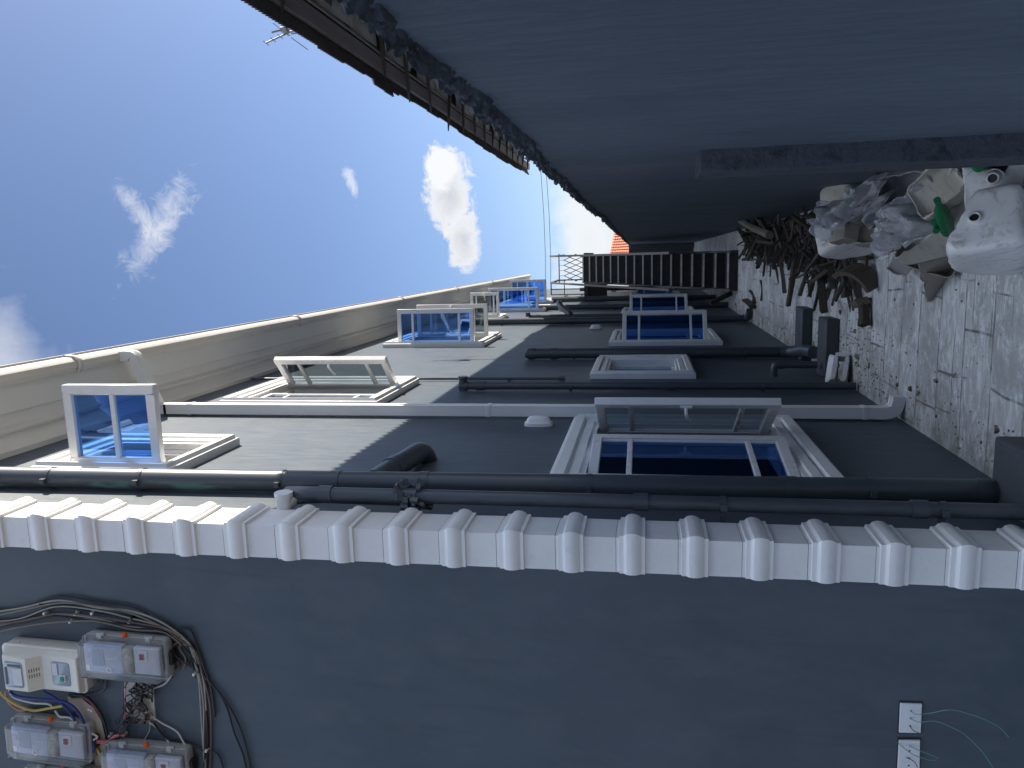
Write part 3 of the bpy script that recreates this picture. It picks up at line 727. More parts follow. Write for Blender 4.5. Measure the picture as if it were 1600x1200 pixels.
# aerial on the eave
an = thing('antenna', (3.02, 10.2, 4.2), 'small silver television aerial on the corrugated eave', 'antenna')
s = MB(); s.tube([(3.03, 10.15, 4.2), (3.01, 10.17, 4.63)], .013, 8); s.build('mast', 'metal_grey', an)
s = MB(); s.tube([(2.87, 10.0, 4.92), (3.06, 10.2, 4.60)], .011, 8)
for q in (0, .25, .5, .75): c = Vector((2.87, 10.0, 4.92)).lerp(Vector((3.06, 10.2, 4.60)), q); s.tube([c+Vector((-.02, .04, -.02)), c+Vector((.02, -.04, .02))], .005, 6)
s.build('boom', 'metal_grey', an)
s = MB(); s.tube([(3.0, 10.3, 4.70), (2.86, 10.42, 4.52)], .006, 6); s.tube([(3.06, 10.12, 4.68), (3.0, 10.02, 4.84)], .012, 6); s.tube([(2.99, 10.2, 4.68), (3.11, 10.0, 4.8)], .005, 6); s.build('element', 'metal_grey', an)
s = MB(); s.box(3.02, 3.08, 10.08, 10.18, 4.66, 4.75); s.build('booster_box', 'metal_grey', an, bevel=.008)

# ------------------------------------------------------------------ metal stairs at the far end
st = thing('staircase', (-.34, 14.3, GZ), 'steep black metal staircase climbing to a railed landing at the alley end', 'staircase')
SX0, SX1 = -.66, -.02; n = 17
P0 = Vector((0, 14.15, GZ)); P1 = Vector((0, 19.8, 1.56))
for k in range(n):
    ya = P0.y+(P1.y-P0.y)*k/n; yb = P0.y+(P1.y-P0.y)*(k+1)/n; zb = P0.z+(P1.z-P0.z)*(k+1)/n; za = P0.z+(P1.z-P0.z)*k/n
    s = MB(); s.box(SX0, SX1, ya, ya+.012, za+.001, zb-.034); s.build('riser', 'stair', st)
    s = MB(); s.box(SX0, SX1, ya-.03, yb+.012, zb-.030, zb); tr = s.build('tread', 'stair', st)
    s = MB(); s.box(SX0+.012, SX1-.012, ya-.036, ya-.0305, zb-.030, zb+.001); s.build('nosing', 'nosing', tr, bevel=.002)
for x in (SX0-.018, SX1+.018):
    s = MB(); s.beam((x, P0.y-.05, P0.z+.05), (x, P1.y, P1.z-.06), .03, .22); s.build('stringer', 'stair', st)
    s = MB(); s.beam((x, 14.6, -.44), (x, 19.8, 2.40), .045, .05); s.beam((x, 19.8, 2.40), (x, 22.1, 2.46), .045, .05)
    for q in (0.02, .35, .7): c = Vector((x, 14.6, -.44)).lerp(Vector((x, 19.8, 2.40)), q); s.tube([c, c+Vector((0, 0, -.86))], .014, 8)
    s.tube([(x, 22.0, 2.44), (x, 22.0, 1.55)], .018, 8)
    s.build('handrail', 'rail', st)
s = MB(); s.box(-1.08, .06, 19.82, 22.2, 1.46, 1.555); s.build('landing', 'stair', st)
s = MB(); s.box(-1.08, -.72, 19.95, 20.5, 1.0, 1.46); s.build('landing_bracket', 'stair', st)
# lattice railing at the back of the landing
s = MB(); yb = 22.1; zlo, zhi = 1.62, 2.44
s.tube([(SX0-.1, yb, zhi), (SX1+.08, yb, zhi)], .016, 8); s.tube([(SX0-.1, yb, zlo), (SX1+.08, yb, zlo)], .012, 8)
nd = 5; dw = (SX1-SX0+.1)/nd
for k in range(-4, nd+4):
    for sg in (1, -1):
        a = Vector((SX0-.05+k*dw, yb, zlo)); b_ = a+Vector((sg*dw*2.0, 0, .68))
        lo, hi = SX0-.06, SX1+.06
        def clipx(a, b_):
            t0, t1 = 0, 1; d = b_.x-a.x
            for lim, lowside in ((lo, True), (hi, False)):
                tt = (lim-a.x)/d
                if (d > 0) == lowside: t0 = max(t0, tt)
                else: t1 = min(t1, tt)
            return (a.lerp(b_, t0), a.lerp(b_, t1)) if t0 < t1-1e-3 else None
        c = clipx(a, b_)
        if c: s.tube([c[0], c[1]], .011, 6)
for k in range(nd+1): s.tube([(SX0-.05+k*dw, yb, zhi-.14), (SX0-.05+k*dw, yb, zhi)], .006, 6)
s.build('lattice_railing', 'rail', st)
s = MB()
for x in (-1.0, -.86): s.tube([(x, 20.2, 1.55), (x, 20.2, 2.45)], .014, 8)
s.tube([(-1.0, 20.2, 2.45), (SX0, 20.2, 2.45)], .016, 8); s.tube([(-1.0, 20.2, 2.1), (SX0, 20.2, 2.1)], .012, 8)
s.build('side_railing', 'rail', st)
s = MB(); Mx = Matrix.Translation((-.585, 17.05, -.37))
rings = []
for zz, q in ((-.10, .085), (.07, .10), (.075, .108), (.095, .108), (.105, .09)): rings.append([Mx @ Vector((math.copysign(abs(math.cos(a))**.4, math.cos(a))*q*1.15, math.copysign(abs(math.sin(a))**.4, math.sin(a))*q, zz+.13)) for a in [2*math.pi*j/16 for j in range(16)]])
s.rings(rings); tag(s.build('paint_tub', 'greywall', angle=40), 'small grey lidded tub standing on the metal stairs', 'tub')

# far wall and far house
s = MB(); s.box(-9, .62, 27.1, 27.3, GZ, .52); s.box(-9, .62, 27.08, 27.32, .52, .58)
s.box(.16, .30, 26.7, 27.1, GZ, .5)
tag(s.build('end_wall', 'blocks', at=(-3, 27.2, GZ), bevel=.01), 'dark low wall closing the alley behind stairs', 'wall')
fh = thing('house', (0, 48, GZ), 'far house with orange clay tiled roof and pale walls', 'house')
s = MB(); s.box(-2.5, 6, 46.2, 54, GZ, .95); s.build('wall', 'greywall', fh)
s = MB()
def rz(y): return .92+(y-45.6)*.42
nx = 60
for k in range(nx):
    for j in range(9):
        x0 = -.55+.16*k; x1 = x0+.16; y0 = 45.6+j*.36; y1 = y0+.37
        pr = [(x0, 0), (x0+.03, .035), (x0+.06, .048), (x0+.09, .04), (x0+.115, .01), (x1, 0)]
        i0 = len(s.v)
        for (yy, lift) in ((y0, .03), (y1, 0)):
            for (xx, h_) in pr: s.v.append(Vector((xx, yy, rz(yy)+h_+lift)))
        for q in range(5): s.f.append([i0+q, i0+q+1, i0+q+7, i0+q+6])
s.face([(-.55, 45.6, rz(45.6)), (9, 45.6, rz(45.6)), (9, 49, rz(49)), (-.55, 49, rz(49))])
s.v = [Vector((v.x, v.y, v.z-(v.x+.55)*.22)) for v in s.v]; s.build('roof', 'tile', fh, angle=40)
s = MB(); s.box(-.62, -.54, 45.5, 49.0, .8, .86)
s.v = [Vector((v.x, v.y, v.z+(v.y-45.6)*.42+.10)) for v in s.v]; s.build('barge_board', 'greywall', fh)
s = MB(); s.box(-.6, 9, 45.5, 45.58, .78, .93); s.build('eaves_board', 'greywall', fh)
# overhead wires
for k, (x0, x1) in enumerate(((-9, 9), (-9, 9))):
    s = MB(); pts = [(-12+24*q/12, 38+k*.7+q*.0, 5.6+k*.35-1.0*math.sin(math.pi*q/12)) for q in range(13)]
    s.tube(pts, .012, 6); tag(s.build('overhead_wire', 'cable_black'), ('lower' if k == 0 else 'upper')+' thin overhead wire crossing the sky past the landing', 'wire')
# wall of the compound behind the viewer (seen mirrored in the lower panes)
s = MB(); s.box(-9, 6, -9.3, -9.05, GZ, .9); s.box(-9, 6, -9.33, -9.02, .9, .98)
tag(s.build('compound_wall', 'housewall', at=(-2, -9.2, GZ)), 'beige compound wall facing the building front, out of the picture', 'wall')

# ------------------------------------------------------------------ electricity meters on the front wall
def XZ(ix, iy, y=YF-.0): p = wp(ix, iy, y); return p.x, p.z
def meter_local(cx, cz, rot):
    return Matrix.Translation((cx, YF, cz)) @ Matrix.Rotation(R_(rot), 4, 'Y')
def rrect(w, h, r, n=5):
    out = []
    for (sx, sz, a0) in ((1, 1, 0), (-1, 1, 90), (-1, -1, 180), (1, -1, 270)):
        for k in range(n+1):
            a = R_(a0+90*k/n); out.append((sx*(w-r)+r*math.cos(a), sz*(h-r)+r*math.sin(a)))
    return out
def rshell(mb, Mx, w, h, prof, r):
    rings = []
    for (d, ins) in prof: rings.append([Mx @ Vector((x, -d, z)) for x, z in rrect(w-ins, h-ins, max(.002, r-ins))])
    mb.rings(rings); return mb
def put(mb, Mx): mb.v = [Mx @ v for v in mb.v]; return mb
def clear_meter(cx, cz, rot, label):
    Mx = meter_local(cx, cz, rot); w, h = .092, .195
    t = thing('electricity_meter', (cx, YF, cz-h), label, 'meter', 'electricity meters on the front wall')
    s = MB(); rshell(s, Mx, w, h, [(0, .012), (.010, .004), (.055, 0), (.060, .0), (.060, .008), (.052, .01)], .018); s.build('meter_back', 'metergrey', t, bevel=.002)
    s = MB(); rshell(s, Mx, w-.004, h-.002, [(.0605, 0), (.064, -.004), (.070, -.004), (.072, .003), (.118, .008), (.124, .016)], .014); s.f.pop(-2); s.build('clear_cover', 'clear', t, angle=50)
    s = put(MB().box(-.062, .066, -.098, -.0605, -.01, .172), Mx); mbdy = s.build('meter_body', 'meterblue', t, bevel=.006)
    s = put(MB().box(-.030, .045, -.1005, -.0982, .075, .135), Mx); s.build('display', 'lcd', t, bevel=.002)
    s = MB()
    ring = [(.011*math.cos(a), .011*math.sin(a)) for a in [2*math.pi*j/16 for j in range(17)]]
    s.tube([Mx @ Vector((-.045+x, -.101, .055+z)) for x, z in ring], .0035, 6, False)
    for k in range(5): s.box(.005, .012, -.1005, -.0983, .012+k*.012, .019+k*.012); s.v[-8:] = [Mx @ v for v in s.v[-8:]]
    s.build('button_ring', 'label', t)
    s = put(MB().box(-.056, .060, -.105, -.0606, -.052, -.014), Mx); s.build('terminal_cover', 'sponge', t, bevel=.008)
    s = put(MB().box(-.060, .062, -.088, -.0605, -.178, -.056), Mx); s.build('breaker_housing', 'meterpanel', t, bevel=.006)
    s = put(MB().box(.004, .050, -.096, -.0882, -.125, -.082), Mx); bk = s.build('breaker', 'label', t, bevel=.002)
    s = MB()
    for x in (.016, .030): s.box(x, x+.009, -.104, -.0962, -.113, -.094)
    s.box(.016, .039, -.101, -.0963, -.106, -.099); put(s, Mx).build('breaker_switch', 'red', bk)
    s = put(MB().box(-.052, -.028, -.0995, -.0983, .148, .166), Mx); s.build('sticker', 'label', t)
    s = put(MB().box(.004, .03, -.0995, -.0983, .145, .165), Mx); s.build('sticker', 'lilac', t)
    for z in (.11, -.12):
        s = MB(); s.box(w-.012, w+.008, -.076, -.048, z-.012, z+.012); s.box(w-.002, w+.011, -.068, -.056, z-.018, z+.018); put(s, Mx).build('cover_clip', 'metergrey', t, bevel=.003)
    s = MB(); s.tube([(w+.002, -.062, -.005), (w+.016, -.066, -.005)], .011, 12); s.box(w+.004, w+.02, -.072, -.054, -.012, .000); put(s, Mx).build('seal', 'orange', t)
    s = MB(); s.box(-.03, .03, -.05, -.01, -h-.014, -h+.004); put(s, Mx).build('cable_entry', 'black', t, bevel=.004)
    return t
def white_meter(cx, cz, rot, label):
    Mx = meter_local(cx, cz, rot); w, h = .098, .20
    t = thing('electricity_meter', (cx, YF, cz-h), label, 'meter', 'electricity meters on the front wall')
    s = MB(); rshell(s, Mx, w, h, [(0, .004), (.006, 0), (.062, 0), (.066, -.004), (.074, -.004), (.078, .002)], .02); s.build('meter_back', 'meterwhite', t, angle=40)
    # front lid: higher lower half, sloping step in the middle
    s = MB(); prof = [(h-.004, .078), (h-.012, .082), (h-.05, .134), (.034, .138), (-.012, .098), (-.045, .098), (-h+.055, .100), (-h+.012, .108), (-h+.004, .078)]
    for a in (0,):
        L0 = [Vector((-w+.004, -d, z)) for z, d in prof]; L1 = [Vector((-w+.016, -d+(.0 if d < .08 else 0), z)) for z, d in prof]
        R0 = [Vector((w-.004, -.078, z)) for z, d in prof]; R1 = [Vector((w-.022, -d, z)) for z, d in prof]
        LL = [Vector((-w+.004, -.078, z)) for z, d in prof]
        for A_, B_ in ((LL, L1), (L1, R1), (R1, R0)):
            for k in range(len(prof)-1): s.face([A_[k], B_[k], B_[k+1], A_[k+1]])
        s.face(LL+R0[::-1])
    put(s, Mx).build('lid', 'meterwhite', t, bevel=.004)
    for (x0, x1, z0, z1, d) in ((-.066, .055, .050, .145, .137), (-.060, .052, -.150, -.056, .0995)):
        s = MB(); rr = [Mx @ Vector(((x0+x1)/2+x, -d, (z0+z1)/2+z)) for x, z in rrect((x1-x0)/2, (z1-z0)/2, .014)]
        ri = [Mx @ Vector(((x0+x1)/2+x, -d-.003, (z0+z1)/2+z)) for x, z in rrect((x1-x0)/2-.004, (z1-z0)/2-.004, .011)]
        s.rings([rr, ri]); wdw = s.build('viewing_window', 'lcd', t)
        if z0 > 0:
            q = MB(); q.box(-.052, .028, -d-.005, -d-.0032, .055, .098); put(q, Mx).build('meter_panel', 'meterpanel', wdw)
            q = MB(); q.box(-.05, .03, -d-.005, -d-.0032, .128, .136); q.box(.034, .044, -d-.005, -d-.0032, .06, .12); put(q, Mx).build('meter_edge', 'ink', wdw)
        else:
            q = MB(); q.box(-.01, .045, -d-.006, -d-.0032, -.09, -.066); put(q, Mx).build('meter_panel', 'meterpanel', wdw)
            q = MB(); q.box(-.034, -.006, -d-.010, -d-.0032, -.128, -.100)
            put(q, Mx).build('breaker', 'label', wdw)
            q = MB()
            for x in (-.030, -.018): q.box(x, x+.008, -d-.016, -d-.0101, -.124, -.106)
            q.box(-.030, -.010, -d-.013, -d-.0102, -.118, -.111); put(q, Mx).build('breaker_switch', 'green', wdw)
    s = MB()   # small print on the sloping middle
    for k in range(5):
        for x in (-.020, .006):
            z_ = .026-k*.007; d_ = .098+(z_+.012)/.046*.040; s.box(x, x+.016, -d_-.0012, -d_+.001, z_-.0014, z_+.0014)
    put(s, Mx).build('printed_marks', 'ink', t)
    s = MB(); s.box(w-.012, w+.004, -.07, -.045, .13, .165); s.box(w-.012, w+.004, -.07, -.045, -.17, -.15); put(s, Mx).build('lid_clip', 'meterwhite', t, bevel=.003)
    return t
def centre(pts):
    ps = [wp(a, b_, YF-.09) for a, b_ in pts]; return sum(p.x for p in ps)/len(ps), sum(p.z for p in ps)/len(ps)
MCW = centre([(2, 1012), (130, 1012), (2, 1080), (130, 1082)])
MC2 = centre([(130, 1003), (250, 1006), (132, 1055), (250, 1062)])
MC3 = centre([(15, 1128), (133, 1136), (20, 1186), (128, 1195)])
MC4 = centre([(165, 1172), (285, 1174), (165, 1230), (285, 1232)])
MC5 = centre([(40, 1200), (150, 1202), (40, 1258), (150, 1260)])
white_meter(*MCW, 1.5, 'ivory moulded meter box with two lens windows and green switch')
clear_meter(*MC2, 1.0, 'clear covered meter below the ivory meter, above the white plaster plate')
clear_meter(*MC3, 2.5, 'clear covered meter left of the curved bare board')
clear_meter(*MC4, 0.5, 'clear covered meter lowest at the picture edge under tangled wires')
clear_meter(MC5[0]-.02, MC5[1], 0, 'clear covered meter barely showing at the picture edge')

def on(ix, iy, off=.012):
    p = wp(ix, iy, YF-off); return p
CN = 0
def cable(pts, m, r, label, off=.012, group='cables on the front wall', jit=.0, cat='cable', per=6):
    P = []
    for q in pts:
        o = q[2] if len(q) > 2 else off
        P.append(on(q[0], q[1], o)+Vector((random.uniform(-jit, jit), 0, random.uniform(-jit, jit))))
    s = MB(); s.tube(spline(P, per), r, 8)
    return tag(s.build('cable', m), label, cat, group)
arcp = [(-30, 972), (30, 962), (90, 950), (150, 955), (205, 965), (250, 978), (285, 1000)]
for k in range(9):
    dy = -8+k*2.4+random.uniform(-1.5, 1.5); m_ = ('cable_black', 'cable_grey', 'cable_tan', 'cable_black', 'cable_grey', 'cable_brown', 'cable_grey', 'cable_black', 'cable_tan')[k]
    e = [(arcp[q][0]+random.uniform(-6, 6), arcp[q][1]+dy*(.8 if q > 4 else 1.7)+random.uniform(-4, 4), .012+.006*(k % 3)) for q in range(len(arcp))]
    e += [[(298+k, 1030+k*3), (306+k, 1060)], [(305, 1020), (318, 1062), (322, 1110)], [(272, 1008), (262, 1020), (256, 1026)], [(310, 1030), (318, 1080), (324, 1140), (322, 1220)], [(300, 1015), (310, 1050), (318, 1100), (318, 1160), (320, 1230)],
          [(306, 1018), (317, 1055), (328, 1100), (330, 1150), (327, 1230)], [(297, 1012), (310, 1060), (314, 1110), (317, 1160), (326, 1230)], [(308, 1040), (320, 1090), (321, 1160), (316, 1230)], [(280, 1012), (290, 1030), (286, 1046)]][k]
    cable(e, m_, .0042 if k % 2 else .0035, {'cable_black': 'black cable arching in the bundle over the meters', 'cable_grey': 'pale grey cable arching in the bundle over the meters', 'cable_tan': 'tan cable arching in the bundle over the meters', 'cable_brown': 'dark brown cable arching in the bundle over the meters'}[m_], group={'cable_black': 'black bundle cables', 'cable_grey': 'grey bundle cables', 'cable_tan': 'tan bundle cables', 'cable_brown': 'brown bundle cables'}[m_])
cable([(250, 1002, .05), (275, 1020), (310, 1050), (345, 1085), (372, 1130), (385, 1170), (394, 1215)], 'cable_black', .0042, 'black cable crossing the bundle, outer of the two sagging strands')
cable([(253, 1008, .05), (290, 1036), (325, 1062), (352, 1100), (366, 1145), (380, 1180), (388, 1220)], 'cable_black', .0042, 'black cable crossing the bundle, inner of the two sagging strands')
cable([(280, 982), (298, 985), (308, 1010), (318, 1040), (330, 1075), (336, 1120)], 'cable_black', .0048, 'black cable looping over the outside of bundle')
cable([(262, 1020, .04), (275, 1030), (280, 1042), (268, 1048), (255, 1042, .04)], 'cable_brown', .004, 'brown cable looping into the end of clear meter')
cable([(256, 1046, .03), (268, 1052, .02), (258, 1068), (240, 1076), (222, 1086, .03)], 'cable_white', .004, 'white cable curling from clear meter to the plaster plate')
cable([(0, 1082, .06), (20, 1098, .04), (50, 1110, .03), (75, 1107, .03), (98, 1103, .03)], 'cable_yellow', .0062, 'yellow cable hanging under the ivory meter')
cable([(146, 1160, .03), (155, 1178, .03), (162, 1205, .03)], 'cable_yellow', .0055, 'yellow cable dropping beside curved board')
cable([(15, 1080, .06), (28, 1088, .05), (60, 1092, .05), (98, 1096, .05), (120, 1110, .05), (136, 1140, .05), (147, 1165, .05), (146, 1175, .05)], 'cable_blue', .0058, 'thick blue cable sweeping over the curved board')
cable([(68, 1080, .05), (88, 1092, .05), (108, 1112, .05), (118, 1128, .05)], 'cable_blue', .0052, 'short blue cable crossing the thick blue one')
cable([(8, 1082, .06), (14, 1098, .03), (30, 1110, .02), (50, 1108, .02)], 'cable_pink', .0048, 'pink cable curling left of the yellow cable')
cable([(14, 1078, .06), (22, 1090, .05), (50, 1098, .05), (75, 1100, .05), (82, 1105, .05)], 'cable_white', .0042, 'white cable under ivory meter ending in pink')
cable([(86, 1110, .05), (94, 1120, .05), (110, 1122, .05), (128, 1138, .05), (148, 1148, .05), (152, 1152, .05), (146, 1156, .05)], 'cable_white', .0045, 'white kinked cable crossing over the curved board')
for k in range(4):
    cable([(143, 1155+k*1.6, .04), (165, 1157+k, .04), (180, 1152-k, .04), (195, 1146+k, .03)], ('cable_red', 'cable_pink', 'cable_red', 'cable_pink')[k], .0035, ('red wire between curved board and black tangle', 'pink wire between curved board and black tangle')[k % 2], group=('red tangle wires', 'pink tangle wires')[k % 2])
cable([(175, 1170, .03), (168, 1185, .03), (164, 1205, .03)], 'cable_red', .0045, 'crimson wire dropping to the lowest meter')
cable([(110, 1082, .04), (130, 1080, .03), (152, 1075, .03), (160, 1065, .03), (154, 1054, .05)], 'cable_black', .0048, 'black cable looping beneath ivory meter, outer loop')
cable([(112, 1090, .03), (140, 1086, .02), (162, 1078, .02), (167, 1064, .02), (162, 1054, .05)], 'cable_black', .0048, 'black cable looping beneath ivory meter, inner loop')
cable([(40, 1112), (75, 1124), (100, 1122), (118, 1110)], 'cable_black', .0035, 'thin black cable sagging above lower left meter')
# curved bare board
s = MB(); top = [(105, 1088), (128, 1092), (145, 1105), (158, 1125), (164, 1150), (166, 1185), (165, 1215)]; bot = [(108, 1102), (118, 1112), (128, 1125), (138, 1140), (145, 1160), (148, 1185), (150, 1215)]
fa = [on(*p, .020) for p in top]+[on(*p, .020) for p in bot[::-1]]; fb = [on(*p, .0005) for p in top]+[on(*p, .0005) for p in bot[::-1]]
for k in range(6): s.face([fa[k], fa[k+1], fa[13-k-1], fa[13-k]])
for k in range(14): s.face([fa[k], fa[(k+1) % 14], fb[(k+1) % 14], fb[k]])
tag(s.build('curved_board', 'ply'), 'curved bare brown board fixed between the meters', 'board')
cable([(108, 1086, .024), (132, 1088, .024), (148, 1102, .024), (161, 1124, .024), (168, 1152, .024), (170, 1190, .024), (169, 1220, .024)], 'cable_black', .006, 'thick black cable along the curved board edge')
cable([(118, 1088, .026), (136, 1093, .026), (150, 1108, .026), (158, 1120, .026)], 'cable_red', .0035, 'red cable along top of the curved board')
# plaster plate with tangle
s = MB(); q = [on(193, 1064, .006), on(238, 1064, .006), on(243, 1126, .006), on(212, 1122, .006), on(196, 1115, .006)]; qb = [p+Vector((0, .0055, 0)) for p in q]
s.face(q)
for k in range(5): s.face([q[k], q[(k+1) % 5], qb[(k+1) % 5], qb[k]])
pp = tag(s.build('plaster_plate', 'plaster'), 'white broken plaster plate covered by tangled wires', 'plate')
rnd = random.Random(5)
for k in range(20):
    pts = []; x, y = rnd.uniform(200, 232), rnd.uniform(1066, 1112)
    for q in range(rnd.randint(7, 11)):
        pts.append((x, y, rnd.uniform(.012, .05))); x = min(238, max(192, x+rnd.uniform(-13, 13))); y = min(1130, max(1064, y+rnd.uniform(-10, 14)))
    cable(pts, ('cable_black', 'cable_brown')[k % 3 == 2], .0028, ('thin black wire in the tangle on the plaster plate', 'thin brown wire in the tangle on the plaster plate')[k % 3 == 2], group=('black plate tangle', 'brown plate tangle')[k % 3 == 2])
for k in range(7):
    x = rnd.uniform(192, 230)
    cable([(x, 1100+k*3, .03), (x-14+rnd.uniform(-5, 5), 1125+k, .035), (188+rnd.uniform(-10, 10), 1142+rnd.uniform(-4, 4), .04), (180+rnd.uniform(-8, 5), 1158+rnd.uniform(-6, 8), .03), (176+rnd.uniform(-6, 3), 1178, .02)], 'cable_black', .003, 'thin black wire dropping from plate toward the lowest meter', group='black dropping wires')
for sgn in (0, 1):
    cable([(194+sgn*3, 1060, .02), (192+sgn*4, 1085, .02), (193+sgn*3, 1112, .02), (190, 1134, .03), (184, 1150, .03)], ('cable_brown', 'cable_pink')[sgn], .003, ('brown wire along plate edge', 'pink wire along plate edge')[sgn])
cable([(228, 1112, .03), (250, 1128), (275, 1142), (284, 1155), (292, 1172, .03), (288, 1190, .05)], 'cable_white', .0035, 'white wire with dark bands running to the lowest meter, outer strand')
cable([(230, 1126, .03), (246, 1138), (260, 1155), (272, 1172, .03), (282, 1192, .05)], 'cable_white', .0035, 'white wire running to the lowest meter, inner strand')
cable([(232, 1120, .03), (234, 1140), (222, 1158), (200, 1164), (186, 1168)], 'cable_grey', .003, 'grey wire curling below the plaster plate')
cable([(240, 1130, .03), (262, 1155), (290, 1160), (318, 1172), (340, 1178), (350, 1205)], 'cable_black', .0042, 'black cable wandering right from the plate to the bundle')
# cable clips
for k, (ix, iy) in enumerate(((66, 943), (72, 957), (146, 957), (204, 970), (112, 970), (208, 964), (120, 958), (324, 1171), (305, 1052), (142, 1106), (173, 1148), (196, 1146), (146, 1108))):
    p = on(ix, iy, .01); s = MB(); h_ = .0055; s.box(p.x-h_, p.x+h_, YF-.026, YF, p.z-h_*.9, p.z+h_*.9); s.tube([(p.x+h_, YF-.01, p.z), (p.x+h_*2.3, YF-.01, p.z)], .003, 6)
    tag(s.build('cable_clip', 'label' if k not in (0, 5) else 'black', bevel=.0015), 'small nailed cable clip on the front wall among the meters', 'clip', 'cable clips')
# blank plates with loose green wires
def blank(px, lab):
    q = [on(a, b_, .008) for a, b_ in px]; s = MB(); qb = [p+Vector((0, .0075, 0)) for p in q]; s.face(q)
    for k in range(4): s.face([q[k], q[(k+1) % 4], qb[(k+1) % 4], qb[k]])
    c = sum(q, Vector())/4
    t = s.build('blank_plate', 'plate', bevel=.002); tag(t, lab, 'plate', 'white blank plates')
    s = MB(); e = [c+(p-c)*1.10+Vector((0, .0078, 0)) for p in q]; s.face([p+Vector((0, -.002, 0)) for p in e])
    s.build('recess_edge', 'black', t)
    s = MB()
    for u in (-.03, .0, .03): s.tube([c+Vector((u, .0001, 0)), c+Vector((u, -.0012, 0))], .003, 8)
    s.build('wire_hole', 'black', t); return c
blank([(1407, 1099), (1441, 1100), (1439, 1146), (1405, 1145)], 'white blank plate with long green wires, nearer the corner')
blank([(1405, 1157), (1438, 1157), (1437, 1212), (1402, 1212)], 'white blank plate with short wires at the picture edge')
cable([(1422, 1110, .01), (1432, 1116, .03), (1455, 1114, .05), (1485, 1109, .08), (1515, 1116, .1), (1540, 1125, .12), (1562, 1137, .13), (1576, 1152, .13)], 'cable_green', .0014, 'thin green wire reaching furthest from the blank plate', group='green loose wires')
cable([(1422, 1122, .01), (1436, 1128, .03), (1462, 1127, .05), (1490, 1138, .08), (1510, 1150, .1), (1535, 1175, .12), (1552, 1200, .12)], 'cable_green', .0014, 'thin green wire bending down from the blank plate', group='green loose wires')
cable([(1420, 1165, .01), (1440, 1174, .03), (1460, 1182, .05), (1466, 1186, .05)], 'cable_green', .0014, 'short green wire on the lower blank plate', group='green loose wires')
cable([(1402, 1160, .01), (1425, 1178, .03), (1450, 1187, .05), (1463, 1188, .05)], 'cable_green', .0014, 'short dark green wire crossing the lower blank plate', group='green loose wires')
cable([(1421, 1134, .01), (1428, 1142, .02), (1436, 1145, .02)], 'cable_black', .0014, 'tiny black wire poking from the upper blank plate')
cable([(1416, 1184, .01), (1424, 1187, .02), (1430, 1192, .02), (1434, 1199, .02)], 'cable_black', .0014, 'tiny curled black wire on the lower blank plate')

# ------------------------------------------------------------------ rubbish: cut plastic kegs, film, bottles
def keg(name, m, size, cuts, seed, spout=None):
    """rounded box of thick plastic; cuts = planes (point, normal) in half-size units that sliced pieces away"""
    import bmesh
    bm = bmesh.new(); bmesh.ops.create_cube(bm, size=2); bmesh.ops.subdivide_edges(bm, edges=bm.edges[:], cuts=21, use_grid_fill=True)
    hx, hy, hz = size
    for v in bm.verts:
        p = v.co; e = 9.0; l = (abs(p.x)**e+abs(p.y)**e+abs(p.z)**e)**(1/e); p = p/l
        w = 1+.035*noise.noise((p.x*1.6+seed, p.y*1.6, p.z*1.6))
        v.co = Vector((p.x*hx*w, p.y*hy*w, p.z*hz*w))
    for c, nrm in cuts:
        for v in bm.verts:      # wavy hand-sawn edge
            pass
        bmesh.ops.bisect_plane(bm, geom=bm.verts[:]+bm.edges[:]+bm.faces[:], plane_co=(c[0]*hx, c[1]*hy, c[2]*hz), plane_no=nrm, clear_outer=True)
    for v in bm.verts:
        if v.is_boundary:
            v.co += Vector((noise.noise((v.co.x*14, v.co.y*14, seed)), noise.noise((v.co.y*14, seed, v.co.x*14)), noise.noise((seed, v.co.x*16, v.co.y*16)))) * .016
    me = D.meshes.new(name); bm.to_mesh(me); bm.free()
    for p in me.polygons: p.use_smooth = True
    me.materials.append(MT[m])
    o = D.objects.new(name, me); COL.objects.link(o)
    md = o.modifiers.new('wall', 'SOLIDIFY'); md.thickness = .006; md.offset = 1
    if spout:
        s = MB(); sx, sz = spout; y = -hy*.985
        s.tube([(sx, y+.008, sz), (sx, y-.022, sz)], .026, 20, False); s.tube([(sx, y-.022, sz), (sx, y-.026, sz)], .026, 20, False, rfun=lambda q: 1-.25*q)
        s.tube([(sx, y-.001, sz), (sx, y-.008, sz)], .040, 20, False)
        sp = s.build('spout', m, o, local=False) if False else None
        me2 = D.meshes.new('spout'); me2.from_pydata([tuple(v) for v in s.v], [], s.f)
        for p in me2.polygons: p.use_smooth = True
        me2.materials.append(MT[m]); sp = D.objects.new('spout', me2); COL.objects.link(sp); sp.parent = o
        md = sp.modifiers.new('wall', 'SOLIDIFY'); md.thickness = .004
        hm = D.meshes.new('spout_hole'); k = MB(); k.tube([(sx, y-.0105, sz), (sx, y-.0125, sz)], .018, 16); hm.from_pydata([tuple(v) for v in k.v], [], k.f); hm.materials.append(MT['black'])
        ho = D.objects.new('spout_hole', hm); COL.objects.link(ho); ho.parent = o
    return o
def place(o, loc, rot, label, cat='keg', group='cut plastic kegs by the boundary wall'):
    o.location = Vector(loc)+Vector((0, 0, G)); o.rotation_euler = Euler([R_(a) for a in rot]); tag(o, label, cat, group)
